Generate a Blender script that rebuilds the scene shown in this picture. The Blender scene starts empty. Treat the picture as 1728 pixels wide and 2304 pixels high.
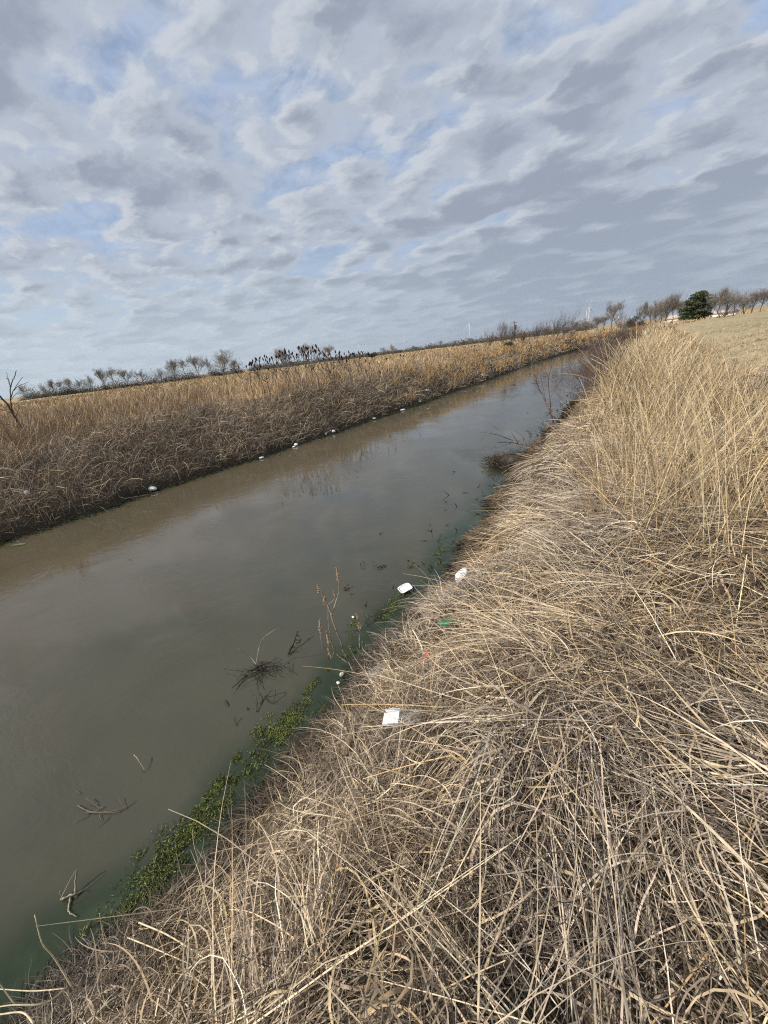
import bpy, math, random
import numpy as np
from mathutils import Vector, Matrix

rng = np.random.default_rng(11)
random.seed(11)
S = bpy.context.scene
COL = S.collection
R = math.radians

# ------------------------------------------------------------------ camera
EYE = np.array([0.0, 0.0, 3.0])
F, PITCH, ROLL, YAW = 900.0, R(21.65), R(7.0), R(31.2)
_f = np.array([0, math.cos(PITCH), -math.sin(PITCH)]); _r = np.array([1.0, 0, 0]); _u = np.cross(_r, _f)
_r2 = math.cos(ROLL) * _r - math.sin(ROLL) * _u; _u2 = math.cos(ROLL) * _u + math.sin(ROLL) * _r
_Z = np.array([[math.cos(YAW), -math.sin(YAW), 0], [math.sin(YAW), math.cos(YAW), 0], [0, 0, 1]])
FW, RT, UP = _Z @ _f, _Z @ _r2, _Z @ _u2
cam_d = bpy.data.cameras.new('camera'); cam = bpy.data.objects.new('camera', cam_d); COL.objects.link(cam)
cam_d.sensor_fit = 'VERTICAL'; cam_d.sensor_height = 36.0; cam_d.sensor_width = 27.0; cam_d.lens = F / 2304 * 36
cam_d.clip_start = 0.02; cam_d.clip_end = 20000
M4 = Matrix(((RT[0], UP[0], -FW[0], EYE[0]), (RT[1], UP[1], -FW[1], EYE[1]), (RT[2], UP[2], -FW[2], EYE[2]), (0, 0, 0, 1)))
cam.matrix_world = M4
S.camera = cam

def ray(px, py): return FW + RT * (px - 864) / F - UP * (py - 1152) / F
def onz(px, py, z=0.0):
    d = ray(px, py); t = (z - EYE[2]) / d[2]; return EYE + d * t
def on_plane(px, py, base, depth=0.0):
    n = np.array(base, float) - EYE; n[2] = 0; D = np.linalg.norm(n); n /= D
    d = ray(px, py); return EYE + d * ((D + depth) / (d @ n))
def at_dist(px, py, D):
    d = ray(px, py); return EYE + d * (D / math.hypot(d[0], d[1]))
def project(P):
    v = np.asarray(P) - EYE; z = v @ FW
    zz = np.where(np.abs(z) < 1e-6, 1e-6, z)
    return 864 + F * (v @ RT) / zz, 1152 - F * (v @ UP) / zz, z

# ------------------------------------------------------------------ noise
_tab = rng.random((256, 256)); 
def vnoise(x, y):
    x = np.asarray(x, float); y = np.asarray(y, float)
    xi = np.floor(x).astype(int); yi = np.floor(y).astype(int); fx = x - xi; fy = y - yi
    fx = fx * fx * (3 - 2 * fx); fy = fy * fy * (3 - 2 * fy)
    a = _tab[xi & 255, yi & 255]; b = _tab[(xi + 1) & 255, yi & 255]; c = _tab[xi & 255, (yi + 1) & 255]; d = _tab[(xi + 1) & 255, (yi + 1) & 255]
    return (a * (1 - fx) + b * fx) * (1 - fy) + (c * (1 - fx) + d * fx) * fy
def fbm(x, y, o=3):
    s = 0; a = .5; t = 0
    for i in range(o):
        s = s + a * vnoise(x * 2 ** i + 17 * i, y * 2 ** i + 31 * i); t += a; a *= .5
    return s / t
def sm(a, b, x):
    t = np.clip((x - a) / (b - a), 0, 1); return t * t * (3 - 2 * t)

# ------------------------------------------------------------------ terrain
def edgeR(y):
    y = np.asarray(y, float)
    return np.interp(y, [-30, -.2, .2, 1, 1.7, 2.5, 3.2, 4.35, 5.3, 7.5, 10.2, 16.5, 26.4, 50, 70, 78, 84, 90],
                     [-3.0, -2.42, -2.32, -2.2, -2.2, -2.13, -2.0, -1.82, -1.95, -2.1, -2.14, -1.85, -1.35, -.2, 1.4, 7, 27, 92]) + np.interp(y, [-2, 2.5, 5, 9, 14, 20], [.14, .15, .17, .22, .25, .22]) + .26 * (vnoise(y * 1.5, y * 0 + 3.3) - .5) + .15 * (vnoise(y * 4.2, y * 0 + 9.3) - .5)
def edgeL(y):
    y = np.asarray(y, float)
    return np.interp(y, [-40, 2.8, 6.3, 11.9, 19.5, 34, 49, 70, 80, 88, 95, 103, 110],
                     [-12.6, -11.8, -11.55, -10.8, -9.9, -9.0, -8.3, -5.8, -2.2, 6, 30, 120, 1500]) + .3 * (vnoise(y * .8, y * 0 + 5.3) - .5) + .12 * (vnoise(y * 2.3, y * 0 + 7.3) - .5)
def terrain(x, y, rough=True):
    x = np.asarray(x, float); y = np.asarray(y, float)
    dR = x - edgeR(y); dL = edgeL(y) - x
    zr = np.interp(dR, [0, .08, .3, .65, 1.2, 1.8, 3.2, 4.5, 7, 14, 30, 60, 120, 300, 3000], [0, .09, .20, .45, .95, 1.40, 1.70, 1.88, 2.1, 2.32, 2.55, 2.8, 2.95, 2.9, 2.0])
    zl = np.interp(dL, [0, .12, .5, 1.2, 2.0, 3.0, 5, 10, 40, 100, 300, 3000], [0, .12, .42, .98, 1.40, 1.62, 1.70, 1.70, 1.68, 1.6, 1.3, .8])
    zb = -np.minimum(.55, np.minimum(np.maximum(-dR, 0), np.maximum(-dL, 0)) * .55)
    z = np.where(dL > 0, zl, np.where(dR > 0, zr, zb))
    if rough:
        land = np.maximum(sm(0.03, .5, dR), sm(0.03, .6, dL))
        near = 1 / (1 + (np.hypot(x, y) / 25) ** 2)
        z = z + land * ((fbm(x * 1.7 + 40, y * 1.7 + 80, 2) - .5) * .40 * (.35 + .65 * near) * sm(.1, .9, np.maximum(dR, dL)) + (fbm(x * 4.3 + 4, y * 4.3 + 8, 2) - .5) * .10 * near + (fbm(x * .22 + 9, y * .22, 2) - .5) * .35 * sm(1.5, 6, np.maximum(dR, dL)) + (vnoise(x * 6, y * 6) - .5) * .05 * near)
    return z
def on_ground(px, py, lift=0.0):
    d = ray(px, py); t = np.concatenate([np.linspace(1, 30, 1500), np.geomspace(30, 900, 1500)])
    P = EYE + d * t[:, None]; h = P[:, 2] - np.maximum(terrain(P[:, 0], P[:, 1]), 0) - lift
    i = int(np.argmax(h < 0)); return P[i] if (h < 0).any() else P[-1]

# ------------------------------------------------------------------ materials
def mat(name):
    m = bpy.data.materials.new(name); m.use_nodes = True; nt = m.node_tree; b = nt.nodes['Principled BSDF']; return m, nt, b
def ramp(nt, fac, stops):
    n = nt.nodes.new('ShaderNodeValToRGB'); e = n.color_ramp.elements
    while len(e) < len(stops): e.new(.5)
    for k, (p, c) in enumerate(stops): e[k].position = p; e[k].color = (*c, 1)
    nt.links.new(fac, n.inputs[0]); return n.outputs[0]
def noise(nt, scale, detail=4, rough=.55, vec=None, dist=0):
    n = nt.nodes.new('ShaderNodeTexNoise'); n.inputs['Scale'].default_value = scale; n.inputs['Detail'].default_value = detail
    n.inputs['Roughness'].default_value = rough; n.inputs['Distortion'].default_value = dist
    if vec is not None: nt.links.new(vec, n.inputs['Vector'])
    return n.outputs['Fac']
def objco(nt):
    g = nt.nodes.new('ShaderNodeNewGeometry'); return g.outputs['Position']
def math_(nt, op, a, b=0.0, clamp=False):
    n = nt.nodes.new('ShaderNodeMath'); n.operation = op; n.use_clamp = clamp
    for k, v in enumerate((a, b)):
        if hasattr(v, 'links'): nt.links.new(v, n.inputs[k])
        else: n.inputs[k].default_value = v
    return n.outputs[0]
def mixc(nt, f, a, b):
    n = nt.nodes.new('ShaderNodeMix'); n.data_type = 'RGBA'
    for s, v in ((n.inputs[0], f), (n.inputs[6], a), (n.inputs[7], b)):
        if hasattr(v, 'links'): nt.links.new(v, s)
        elif isinstance(v, tuple): s.default_value = (*v, 1)
        else: s.default_value = v
    return n.outputs[2]
def mapr(nt, v, a, b, c=0., d=1., smooth=True):
    n = nt.nodes.new('ShaderNodeMapRange'); n.interpolation_type = 'SMOOTHSTEP' if smooth else 'LINEAR'
    nt.links.new(v, n.inputs[0])
    for k, q in enumerate((a, b, c, d)): n.inputs[k + 1].default_value = q
    return n.outputs[0]
def attr(nt, name):
    n = nt.nodes.new('ShaderNodeAttribute'); n.attribute_name = name; return n
def bump(nt, b, h, strength, dist):
    n = nt.nodes.new('ShaderNodeBump'); n.inputs['Strength'].default_value = strength; n.inputs['Distance'].default_value = dist
    nt.links.new(h, n.inputs['Height']); nt.links.new(n.outputs[0], b.inputs['Normal']); return n

def strand_mat(name, rough=.55, spec=.25):
    m, nt, b = mat(name)
    a = attr(nt, 'tint'); nz = noise(nt, 35, 2, vec=objco(nt))
    v = nt.nodes.new('ShaderNodeHueSaturation'); nt.links.new(a.outputs['Color'], v.inputs['Color'])
    nt.links.new(mapr(nt, nz, .3, .7, .8, 1.15), v.inputs['Value'])
    nt.links.new(v.outputs[0], b.inputs['Base Color'])
    b.inputs['Roughness'].default_value = rough; b.inputs['Specular IOR Level'].default_value = spec
    return m
def plain(name, c, rough=.6, spec=.3, var=.25, scale=20, metallic=0, bmp=0):
    m, nt, b = mat(name)
    nz = noise(nt, scale, 5, vec=objco(nt))
    lo = tuple(x * (1 - var) for x in c); hi = tuple(min(1, x * (1 + var)) for x in c)
    nt.links.new(ramp(nt, nz, [(.3, lo), (.7, hi)]), b.inputs['Base Color'])
    b.inputs['Roughness'].default_value = rough; b.inputs['Specular IOR Level'].default_value = spec; b.inputs['Metallic'].default_value = metallic
    if bmp: bump(nt, b, nz, bmp, .02)
    return m
STRAW = strand_mat('dry_straw')
BARK = plain('grey_bark', (.115, .092, .078), .85, .1, .35, 8)
TWIG = plain('twig_bark', (.15, .125, .11), .85, .1, .3, 12)
PALETWIG = plain('pale_twig', (.34, .28, .21), .85, .1, .3, 12)
REDTWIG = plain('reddish_twig', (.185, .13, .108), .85, .1, .3, 12)
WETTWIG = plain('wet_black_twig', (.035, .028, .022), .4, .4, .4, 30)
FOAM = plain('white_foam', (.82, .83, .84), .55, .4, .06, 60, bmp=.15)
nt = FOAM.node_tree; bs = nt.nodes['Principled BSDF']; g_ = noise(nt, 18, 5, .65, objco(nt)); old = bs.inputs['Base Color'].links[0].from_socket
nt.links.new(mixc(nt, mapr(nt, g_, .58, .72, 0, .65), old, (.34, .29, .21)), bs.inputs['Base Color'])
CREAM = plain('stained_foam', (.68, .62, .5), .6, .3, .15, 60, bmp=.2)
CONE = plain('dark_seed_cone', (.035, .017, .016), .9, .1, .4, 40)
SEED = plain('dry_seed_head', (.42, .31, .22), .9, .1, .35, 60)
TURB = plain('pale_turbine_paint', (.62, .63, .65), .4, .4, .03, .05)

# ------------------------------------------------------------------ mesh helpers
def mesh_obj(name, V, Fq, material, parent=None, tint=None, smooth=True, Ft=None, extra=None):
    me = bpy.data.meshes.new(name); V = np.asarray(V, np.float32)
    nq = 0 if Fq is None else len(Fq); ntr = 0 if Ft is None else len(Ft)
    me.vertices.add(len(V)); me.vertices.foreach_set('co', V.ravel())
    loops = np.concatenate([np.asarray(a, np.int32).ravel() for a in (Fq, Ft) if a is not None and len(a)])
    tot = np.concatenate([np.full(nq, 4, np.int32), np.full(ntr, 3, np.int32)])
    me.loops.add(len(loops)); me.loops.foreach_set('vertex_index', loops)
    me.polygons.add(nq + ntr); st = np.concatenate([[0], np.cumsum(tot)[:-1]]).astype(np.int32)
    me.polygons.foreach_set('loop_start', st); me.polygons.foreach_set('loop_total', tot)
    if smooth: me.polygons.foreach_set('use_smooth', np.ones(nq + ntr, bool))
    if tint is not None:
        a = me.attributes.new('tint', 'FLOAT_COLOR', 'POINT'); c = np.ones((len(V), 4), np.float32); c[:, :3] = tint; a.data.foreach_set('color', c.ravel())
    for k, v in (extra or {}).items():
        a = me.attributes.new(k, 'FLOAT', 'POINT'); a.data.foreach_set('value', np.asarray(v, np.float32))
    me.update(calc_edges=True); me.materials.append(material)
    o = bpy.data.objects.new(name, me); COL.objects.link(o)
    if parent: o.parent = parent
    return o
def tag(o, label=None, cat=None, group=None, kind=None):
    for k, v in (('label', label), ('category', cat), ('group', group), ('kind', kind)):
        if v: o[k] = v
    return o
def empty(name, loc, label=None, cat=None, group=None, rz=0, sc=1):
    o = bpy.data.objects.new(name, None); COL.objects.link(o); o.location = [float(v) for v in loc]; o.rotation_euler = (0, 0, rz)
    o.scale = (sc,) * 3 if np.isscalar(sc) else sc; o.empty_display_size = .2
    return tag(o, label, cat, group)
def copy_tree(o, parent=None):
    c = o.copy(); COL.objects.link(c)
    if parent: c.parent = parent
    for ch in list(o.children): copy_tree(ch, c)
    return c

class Tubes:
    """collects tapered tubes along polylines"""
    def __init__(s): s.V = []; s.Q = []; s.T = []; s.n = 0
    def add(s, pts, rad, sides=5):
        pts = np.asarray(pts, float); k = len(pts); rad = np.broadcast_to(np.asarray(rad, float), (k,)) if np.ndim(rad) else np.full(k, rad)
        t = np.gradient(pts, axis=0); t /= np.linalg.norm(t, axis=1)[:, None] + 1e-9
        ref = np.array([.31, .17, .93]) if abs(t[0][2]) < .9 else np.array([.93, .31, .17])
        a = np.cross(t, ref); a /= np.linalg.norm(a, axis=1)[:, None] + 1e-9; b = np.cross(t, a)
        th = np.arange(sides) * 2 * math.pi / sides
        ring = pts[:, None] + rad[:, None, None] * (a[:, None] * np.cos(th)[None, :, None] + b[:, None] * np.sin(th)[None, :, None])
        base = s.n; s.V.append(ring.reshape(-1, 3)); s.n += k * sides
        i = np.arange(k - 1)[:, None] * sides; j = np.arange(sides)[None]; j2 = (j + 1) % sides
        s.Q.append((base + np.stack([i + j, i + j2, i + sides + j2, i + sides + j], -1)).reshape(-1, 4))
        s.V.append(pts[[0, -1]]); c0 = s.n; s.n += 2
        jj = np.arange(sides); s.T.append(np.stack([np.full(sides, c0), base + (jj + 1) % sides, base + jj], -1))
        e = base + (k - 1) * sides; s.T.append(np.stack([np.full(sides, c0 + 1), e + jj, e + (jj + 1) % sides], -1))
        return s
    def build(s, name, m, parent=None, origin=None):
        V = np.concatenate(s.V)
        if origin is not None: V = V - np.asarray(origin)
        return mesh_obj(name, V, np.concatenate(s.Q), m, parent, Ft=np.concatenate(s.T))
def curve(pts, n=10):
    """Catmull-Rom through pts"""
    p = np.asarray(pts, float)
    if len(p) < 3: return np.array([p[0] + (p[-1] - p[0]) * t for t in np.linspace(0, 1, n)])
    q = np.vstack([2 * p[0] - p[1], p, 2 * p[-1] - p[-2]]); out = []
    for t in np.linspace(0, len(p) - 1 - 1e-6, n):
        i = int(t); u = t - i; a, b, c, d = q[i:i + 4]
        out.append(.5 * (2 * b + (c - a) * u + (2 * a - 5 * b + 4 * c - d) * u * u + (3 * b - a - 3 * c + d) * u ** 3))
    return np.array(out)

# ------------------------------------------------------------------ strands (grass)
class Grass:
    def __init__(s): s.V = []; s.Q = []; s.C = []; s.n = 0
    def add(s, root, az, el, L, w, droop, curl, segs, col, off=.012, clamp=True, taper=.8, kink=0, wob=.0):
        n = len(root)
        if n == 0: return
        P = np.array(root, float); az = np.broadcast_to(az, n).copy(); el = np.broadcast_to(el, n).copy(); L = np.broadcast_to(L, n); droop = np.broadcast_to(droop, n); curl = np.broadcast_to(curl, n); w = np.broadcast_to(w, n); off = np.broadcast_to(off, n)
        st = L / segs; pts = [P.copy()]
        for k in range(segs):
            d = np.stack([np.cos(az) * np.cos(el), np.sin(az) * np.cos(el), np.sin(el)], -1)
            P = P + d * st[:, None]
            if clamp:
                g = np.maximum(terrain(P[:, 0], P[:, 1]), .0) + off
                hit = P[:, 2] < g; P[:, 2] = np.where(hit, g, P[:, 2]); el = np.where(hit, np.maximum(el, -.35), el)
            pts.append(P.copy())
            el = np.maximum(el - droop * st, -1.4); az = az + curl * st
            if wob: az = az + rng.normal(0, wob, n); el = el + rng.normal(0, wob * .7, n)
            if kink:
                kk = rng.random(n) < kink; az = np.where(kk, az + rng.normal(0, .8, n), az); el = np.where(kk, el - rng.random(n) * .8, el)
        A = np.stack(pts, 1)
        t = np.gradient(A, axis=1); t /= np.linalg.norm(t, axis=2, keepdims=True) + 1e-9
        rv = rng.normal(size=(n, 1, 3)); side = np.cross(t, np.broadcast_to(rv, t.shape)); side /= np.linalg.norm(side, axis=2, keepdims=True) + 1e-9
        u = np.linspace(0, 1, segs + 1); prof = (1 - taper * u ** 1.5)
        hw = (w[:, None] * prof[None] * .5)[..., None]
        V = np.stack([A - side * hw, A + side * hw], 2).reshape(-1, 3)
        m = (segs + 1) * 2; b = s.n + np.arange(n)[:, None] * m; k = np.arange(segs)[None] * 2
        q = np.stack([b + k, b + k + 1, b + k + 3, b + k + 2], -1).reshape(-1, 4)
        s.V.append(V.astype(np.float32)); s.Q.append(q.astype(np.int32)); s.C.append(np.repeat(np.asarray(col, np.float32), m, 0)); s.n += n * m
    def build(s, name, label, cat='grass', m=None):
        o = mesh_obj(name, np.concatenate(s.V), np.concatenate(s.Q), m or STRAW, tint=np.concatenate(s.C), smooth=False)
        print(name, s.n, 'verts'); return tag(o, label, cat, kind='stuff')
def pal(n, cols, wts, jit=.20, grey=0.):
    c = np.array(cols)[rng.choice(len(cols), n, p=np.array(wts) / sum(wts))]
    if grey: c = c * (1 - grey) + (c @ np.array([.3, .5, .2]))[:, None] * np.array([1.05, 1, .93]) * grey
    return np.clip(c * (1 + rng.normal(0, jit, (n, 1))) * (1 + rng.normal(0, .018, (n, 3))), .01, .9)
def in_view(P, m=260):
    x, y, z = project(P); return (z > .15) & (x > -m) & (x < 1728 + m) & (y > -m) & (y < 2304 + m)
def scatter(x0, x1, y0, y1, dens, dfun):
    """random ground points with density dens(per m2)*dfun(dist), culled to the wider view"""
    n = int((x1 - x0) * (y1 - y0) * dens); x = rng.uniform(x0, x1, n); y = rng.uniform(y0, y1, n)
    D = np.sqrt(x * x + y * y + 3); k = rng.random(n) < dfun(D); x = x[k]; y = y[k]
    P = np.stack([x, y, terrain(x, y)], -1); v = in_view(P + [0, 0, .1]); return P[v]
STR_L = [(.58, .46, .285), (.46, .36, .23), (.34, .27, .19), (.24, .19, .14), (.70, .60, .42), (.44, .30, .15)]

# ------------------------------------------------------------------ ground sheet
def axis(a, b, step, lo, hi, g=1.12):
    c = list(np.arange(a, b, step)); s = step; v = b
    while v < hi: c.append(v); s *= g; v += s
    c.append(hi); s = step; v = a - step
    while v > lo: c.insert(0, v); s *= g; v -= s
    c.insert(0, lo); return np.array(c)
gx = axis(-16, 6, .1, -5000, 5000); gy = axis(-2.5, 12, .11, -600, 6000, 1.05)
GX, GY = np.meshgrid(gx, gy); GZ = terrain(GX, GY)
nx, ny = len(gx), len(gy); idx = np.arange(nx * ny).reshape(ny, nx)
Q = np.stack([idx[:-1, :-1], idx[:-1, 1:], idx[1:, 1:], idx[1:, :-1]], -1).reshape(-1, 4)
dR = GX - edgeR(GY); dL = edgeL(GY) - GX
m, nt, b = mat('ground_soil')
pos = objco(nt)
n1 = noise(nt, 2.2, 6, .6, pos); n2 = noise(nt, .35, 5, .6, pos); n3 = noise(nt, 14, 4, .6, pos); n4 = noise(nt, .06, 4, .5, pos)
soil = ramp(nt, n1, [(.3, (.06, .045, .032)), (.55, (.10, .076, .052)), (.75, (.24, .19, .125))])
thatch = ramp(nt, n3, [(.3, (.16, .12, .075)), (.7, (.34, .26, .16))])
mown = mixc(nt, mapr(nt, n2, .4, .65), (.38, .305, .19), (.31, .27, .16))
mown = mixc(nt, mapr(nt, n4, .45, .62), mown, (.40, .32, .21))
wild = mixc(nt, mapr(nt, n2, .38, .62), (.36, .25, .125), (.28, .21, .125))
wild = mixc(nt, mapr(nt, n4, .42, .6), wild, (.40, .30, .16))
n5 = noise(nt, .9, 9, .68, pos, .5); n6 = noise(nt, 5.5, 6, .7, pos)
mown = mixc(nt, mapr(nt, n5, .50, .66, 0, .75), mown, (.20, .175, .095)); mown = mixc(nt, mapr(nt, n6, .50, .72, 0, .7), mown, (.19, .15, .10)); mown = mixc(nt, mapr(nt, n6, .48, .30, 0, .6), mown, (.46, .385, .26))
c = mixc(nt, mapr(nt, n3, .52, .72, 0, .7), soil, thatch)
c = mixc(nt, attr(nt, 'mown').outputs['Fac'], c, mown)
c = mixc(nt, attr(nt, 'wild').outputs['Fac'], c, wild)
c = mixc(nt, attr(nt, 'mud').outputs['Fac'], c, (.045, .036, .025))
nt.links.new(c, b.inputs['Base Color']); b.inputs['Roughness'].default_value = .9; b.inputs['Specular IOR Level'].default_value = .15
bump(nt, b, n3, .6, .05)
ground = mesh_obj('ground', np.stack([GX, GY, GZ], -1).reshape(-1, 3), Q, m,
                  extra=dict(mown=(sm(2.2, 4.2, dR)).ravel(), wild=(sm(3, 7, dL)).ravel(), mud=np.where(dL > 0, 1 - sm(.12, .5, dL), np.where(dR > 0, 1 - sm(.02, .14, dR), 1)).ravel()))
tag(ground, kind='structure')

# ------------------------------------------------------------------ water
wy = np.concatenate([np.arange(-12, 14, .25), np.arange(14, 112, 1.0)])
wu = np.linspace(0, 1, 61) ** 1.0
xl = np.clip(edgeL(wy), -14, 140) - .25; xr = np.clip(edgeR(wy), -5, 160) + .12; xr = np.maximum(xr, xl + .2)
t_ = 1 - (1 - wu) ** 1.7
WX = xl[:, None] + (xr - xl)[:, None] * t_[None]; WY = np.repeat(wy[:, None], len(wu), 1)
ix = np.arange(WX.size).reshape(WX.shape)
WQ = np.stack([ix[:-1, :-1], ix[:-1, 1:], ix[1:, 1:], ix[1:, :-1]], -1).reshape(-1, 4)
dRw = edgeR(WY) - WX; dLw = WX - edgeL(WY)
shallow = (1 - sm(.15, .95, dRw + .5 * (fbm(WX * .9, WY * .9, 3) - .5))) * np.interp(WY, [-5, -1, 0, 6, 11, 20], [.8, .8, 1, 1, .55, .1])
m, nt, b = mat('canal_water')
pos = objco(nt)
n1 = noise(nt, .55, 5, .6, pos, .8); n2 = noise(nt, 2.4, 5, .65, pos, .6)
murk = ramp(nt, n1, [(.3, (.044, .046, .031)), (.7, (.068, .064, .041))])
green = ramp(nt, n2, [(.35, (.014, .023, .009)), (.55, (.024, .037, .016)), (.75, (.042, .056, .028))])
sh = mapr(nt, math_(nt, 'ADD', attr(nt, 'shallow').outputs['Fac'], math_(nt, 'MULTIPLY', math_(nt, 'SUBTRACT', n2, .5), .7)), .15, .85)
murk = mixc(nt, math_(nt, 'MULTIPLY', attr(nt, 'silt_reflection').outputs['Fac'], mapr(nt, n1, .25, .75, .6, 1.0)), murk, (.102, .083, .054))  # silty brown towards the far bank, with bank and sky reflection painted in
nt.links.new(mixc(nt, sh, murk, green), b.inputs['Base Color'])
b.inputs['IOR'].default_value = 1.5; b.inputs['Roughness'].default_value = .012
mp = nt.nodes.new('ShaderNodeMapping'); mp.inputs['Rotation'].default_value = (0, 0, R(25)); mp.inputs['Scale'].default_value = (1, 1.7, 1); nt.links.new(pos, mp.inputs['Vector'])
w1 = noise(nt, 5.5, 3, .5, mp.outputs[0], .4); w2 = noise(nt, 20, 3, .55, mp.outputs[0], .3); patch = mapr(nt, noise(nt, .5, 4, .55, pos, .5), .42, .6, .12, 1)
h = math_(nt, 'MULTIPLY', math_(nt, 'ADD', w1, math_(nt, 'MULTIPLY', w2, .34)), patch)
bump(nt, b, h, .115, .04)
water = mesh_obj('water', np.stack([WX, WY, np.zeros_like(WX)], -1).reshape(-1, 3), WQ, m, extra=dict(shallow=shallow.ravel(), silt_reflection=sm(1.2, 6.5, dRw).ravel()))
tag(water, kind='structure')

# places on the bank where something lies, kept free of standing strands
LIFT = .215
SPOT = {k: on_ground(x, y, LIFT) for k, (x, y) in dict(plate=(1040, 1299), carton=(884, 1619), wrapper=(942, 1632), film=(848, 1520), bottle=(990, 1414), red=(961, 1487), wood=(789, 1668), stalk=(943, 1444)).items()}
_sp = np.array([[*SPOT[k][:2], r] for k, r in dict(plate=.16, carton=.16, wrapper=.08, film=.07, bottle=.13, red=.10, wood=.13).items()])
def clear_of(P):
    ok = np.ones(len(P), bool)
    for x, y, r in _sp:
        # free the spot itself and a strip towards the upper bank, from where the stems fall over it
        a = np.stack([x + np.linspace(0, .16, 4), np.full(4, y)], -1)
        for q in a: ok &= np.hypot(P[:, 0] - q[0], P[:, 1] - q[1]) > r
    return ok
# ------------------------------------------------------------------ near thatch on the right bank
def right_ok(P, lo=.0, hi=99):
    d = P[:, 0] - edgeR(P[:, 1]); return (d > lo) & (d < hi)
def flow(P):
    a = math.pi + (fbm(P[:, 0] * .8 + 3, P[:, 1] * .8 + 60, 2) - .5) * 7
    return a
bare = lambda P: (fbm(P[:, 0] * 2.1 + 70, P[:, 1] * 2.1 + 20, 2) > .76) | (np.hypot((P[:, 0] - 1.12) / .26, (P[:, 1] - .50) / .45) < 1)
G = Grass()
wpx = lambda P, a, k=.00125: np.maximum(a, k * np.sqrt(((P - EYE) ** 2).sum(1)))
# 1 short curled under-thatch
P = scatter(-3, 5.5, -1.2, 9, 7600, lambda D: np.clip((2.7 / D) ** 1.9, 0, 1)); P = P[right_ok(P, -.02, 6)]; P = P[~bare(P) | (rng.random(len(P)) < .12)]; hol = fbm(P[:, 0] * 2.3 + 12, P[:, 1] * 2.3 + 5, 2); P = P[rng.random(len(P)) < np.interp(hol, [.36, .48], [.22, 1])]; n = len(P)
d = P[:, 0] - edgeR(P[:, 1]); P[:, 2] += rng.random(n) ** 1.4 * .15 * sm(0, .35, d)
hump = fbm(P[:, 0] * 2.6, P[:, 1] * 2.6, 2)
G.add(P, rng.uniform(0, 6.28, n), rng.uniform(-.4, .8, n), rng.uniform(.07, .30, n), wpx(P, rng.uniform(.0022, .0046, n), .0011), rng.uniform(-1, 6, n), rng.normal(0, 9, n), 6,
      pal(n, [(.27, .21, .14), (.19, .15, .108), (.37, .295, .195), (.11, .085, .062), (.54, .44, .30)], [2.4, 3, 2.2, 3, 1.2], .26, .30), off=.006 + rng.random(n) * .05)
# 2 tussocks fallen over along the slope
T = scatter(-3, 5.5, -1.2, 10, 26, lambda D: np.clip((4.5 / D) ** 1.3, 0, 1)); T = T[right_ok(T, .16, 6)]; T = T[~bare(T) & clear_of(T)]
k = rng.integers(18, 46, len(T)); ti = np.repeat(np.arange(len(T)), k); n = len(ti)
P = T[ti] + np.c_[rng.normal(0, .06, (n, 2)), rng.random(n) * .10]
tone = rng.random(len(T)); d = (T[:, 0] - edgeR(T[:, 1]))[ti]
c = pal(n, STR_L, [3, 3, 2.4, 1.6, 2.2, .3], .24, .3); c *= (.85 + .4 * tone[ti])[:, None]
G.add(P, (flow(T) + rng.normal(0, .6, len(T)))[ti] + rng.normal(0, .42, n), rng.normal(.06, .26, n), rng.uniform(.15, .6, n) * np.interp(d, [.1, .7], [.5, 1]), wpx(P, rng.uniform(.0024, .0055, n) * np.exp(rng.normal(0, .35, n)), .0013), rng.uniform(.4, 3.4, n), rng.normal(0, 2.2, n), 8, c, off=.02 + rng.random(n) ** 2 * .15, wob=.09)
# 2b combed bundles of long stems lying on top
T = scatter(-3, 5.5, -1.2, 10, 7, lambda D: np.clip((4.5 / D) ** 1.2, 0, 1)); T = T[right_ok(T, .55, 6)]; T = T[~bare(T) & clear_of(T)]
k = rng.integers(12, 34, len(T)); ti = np.repeat(np.arange(len(T)), k); n = len(ti); a0 = flow(T) + rng.normal(0, .6, len(T)); lo = rng.normal(0, .055, n)
P = T[ti] + np.stack([-np.sin(a0[ti]) * lo, np.cos(a0[ti]) * lo, .06 + rng.random(n) * .09], -1)
c = pal(n, [(.62, .50, .31), (.50, .40, .26), (.72, .62, .44), (.42, .35, .27), (.52, .37, .20)], [3, 2.5, 2.4, 2, .5], .2, .25)
G.add(P, a0[ti] + rng.normal(0, .13, n), rng.normal(.12, .16, n), rng.uniform(.35, .95, n) * np.interp((T[:, 0] - edgeR(T[:, 1]))[ti], [.5, 1.2], [.6, 1]), wpx(P, rng.uniform(.0026, .0058, n), .0013), rng.uniform(.3, 1.4, n), rng.normal(0, .5, n), 8, c, off=.07 + rng.random(n) * .10, wob=.03)
# 3 single straw stalks, pale and straight
P = scatter(-3, 5.5, -1.2, 9, 34, lambda D: np.clip((3.2 / D) ** 1.2, 0, 1)); P = P[right_ok(P, .4, 6) & clear_of(P)]; n = len(P); P[:, 2] += .05 + rng.random(n) * .08
G.add(P, flow(P) + rng.normal(0, 1.5, n), rng.uniform(-.05, .5, n), rng.uniform(.25, .85, n), wpx(P, rng.uniform(.003, .0062, n), .0012), rng.uniform(.1, .9, n), rng.normal(0, .25, n), 6,
      pal(n, [(.60, .49, .30), (.50, .37, .19), (.42, .34, .24), (.66, .57, .40)], [3, 2, 2, 2]), off=.05 + rng.random(n) * .08, taper=.55, kink=.05)
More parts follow.
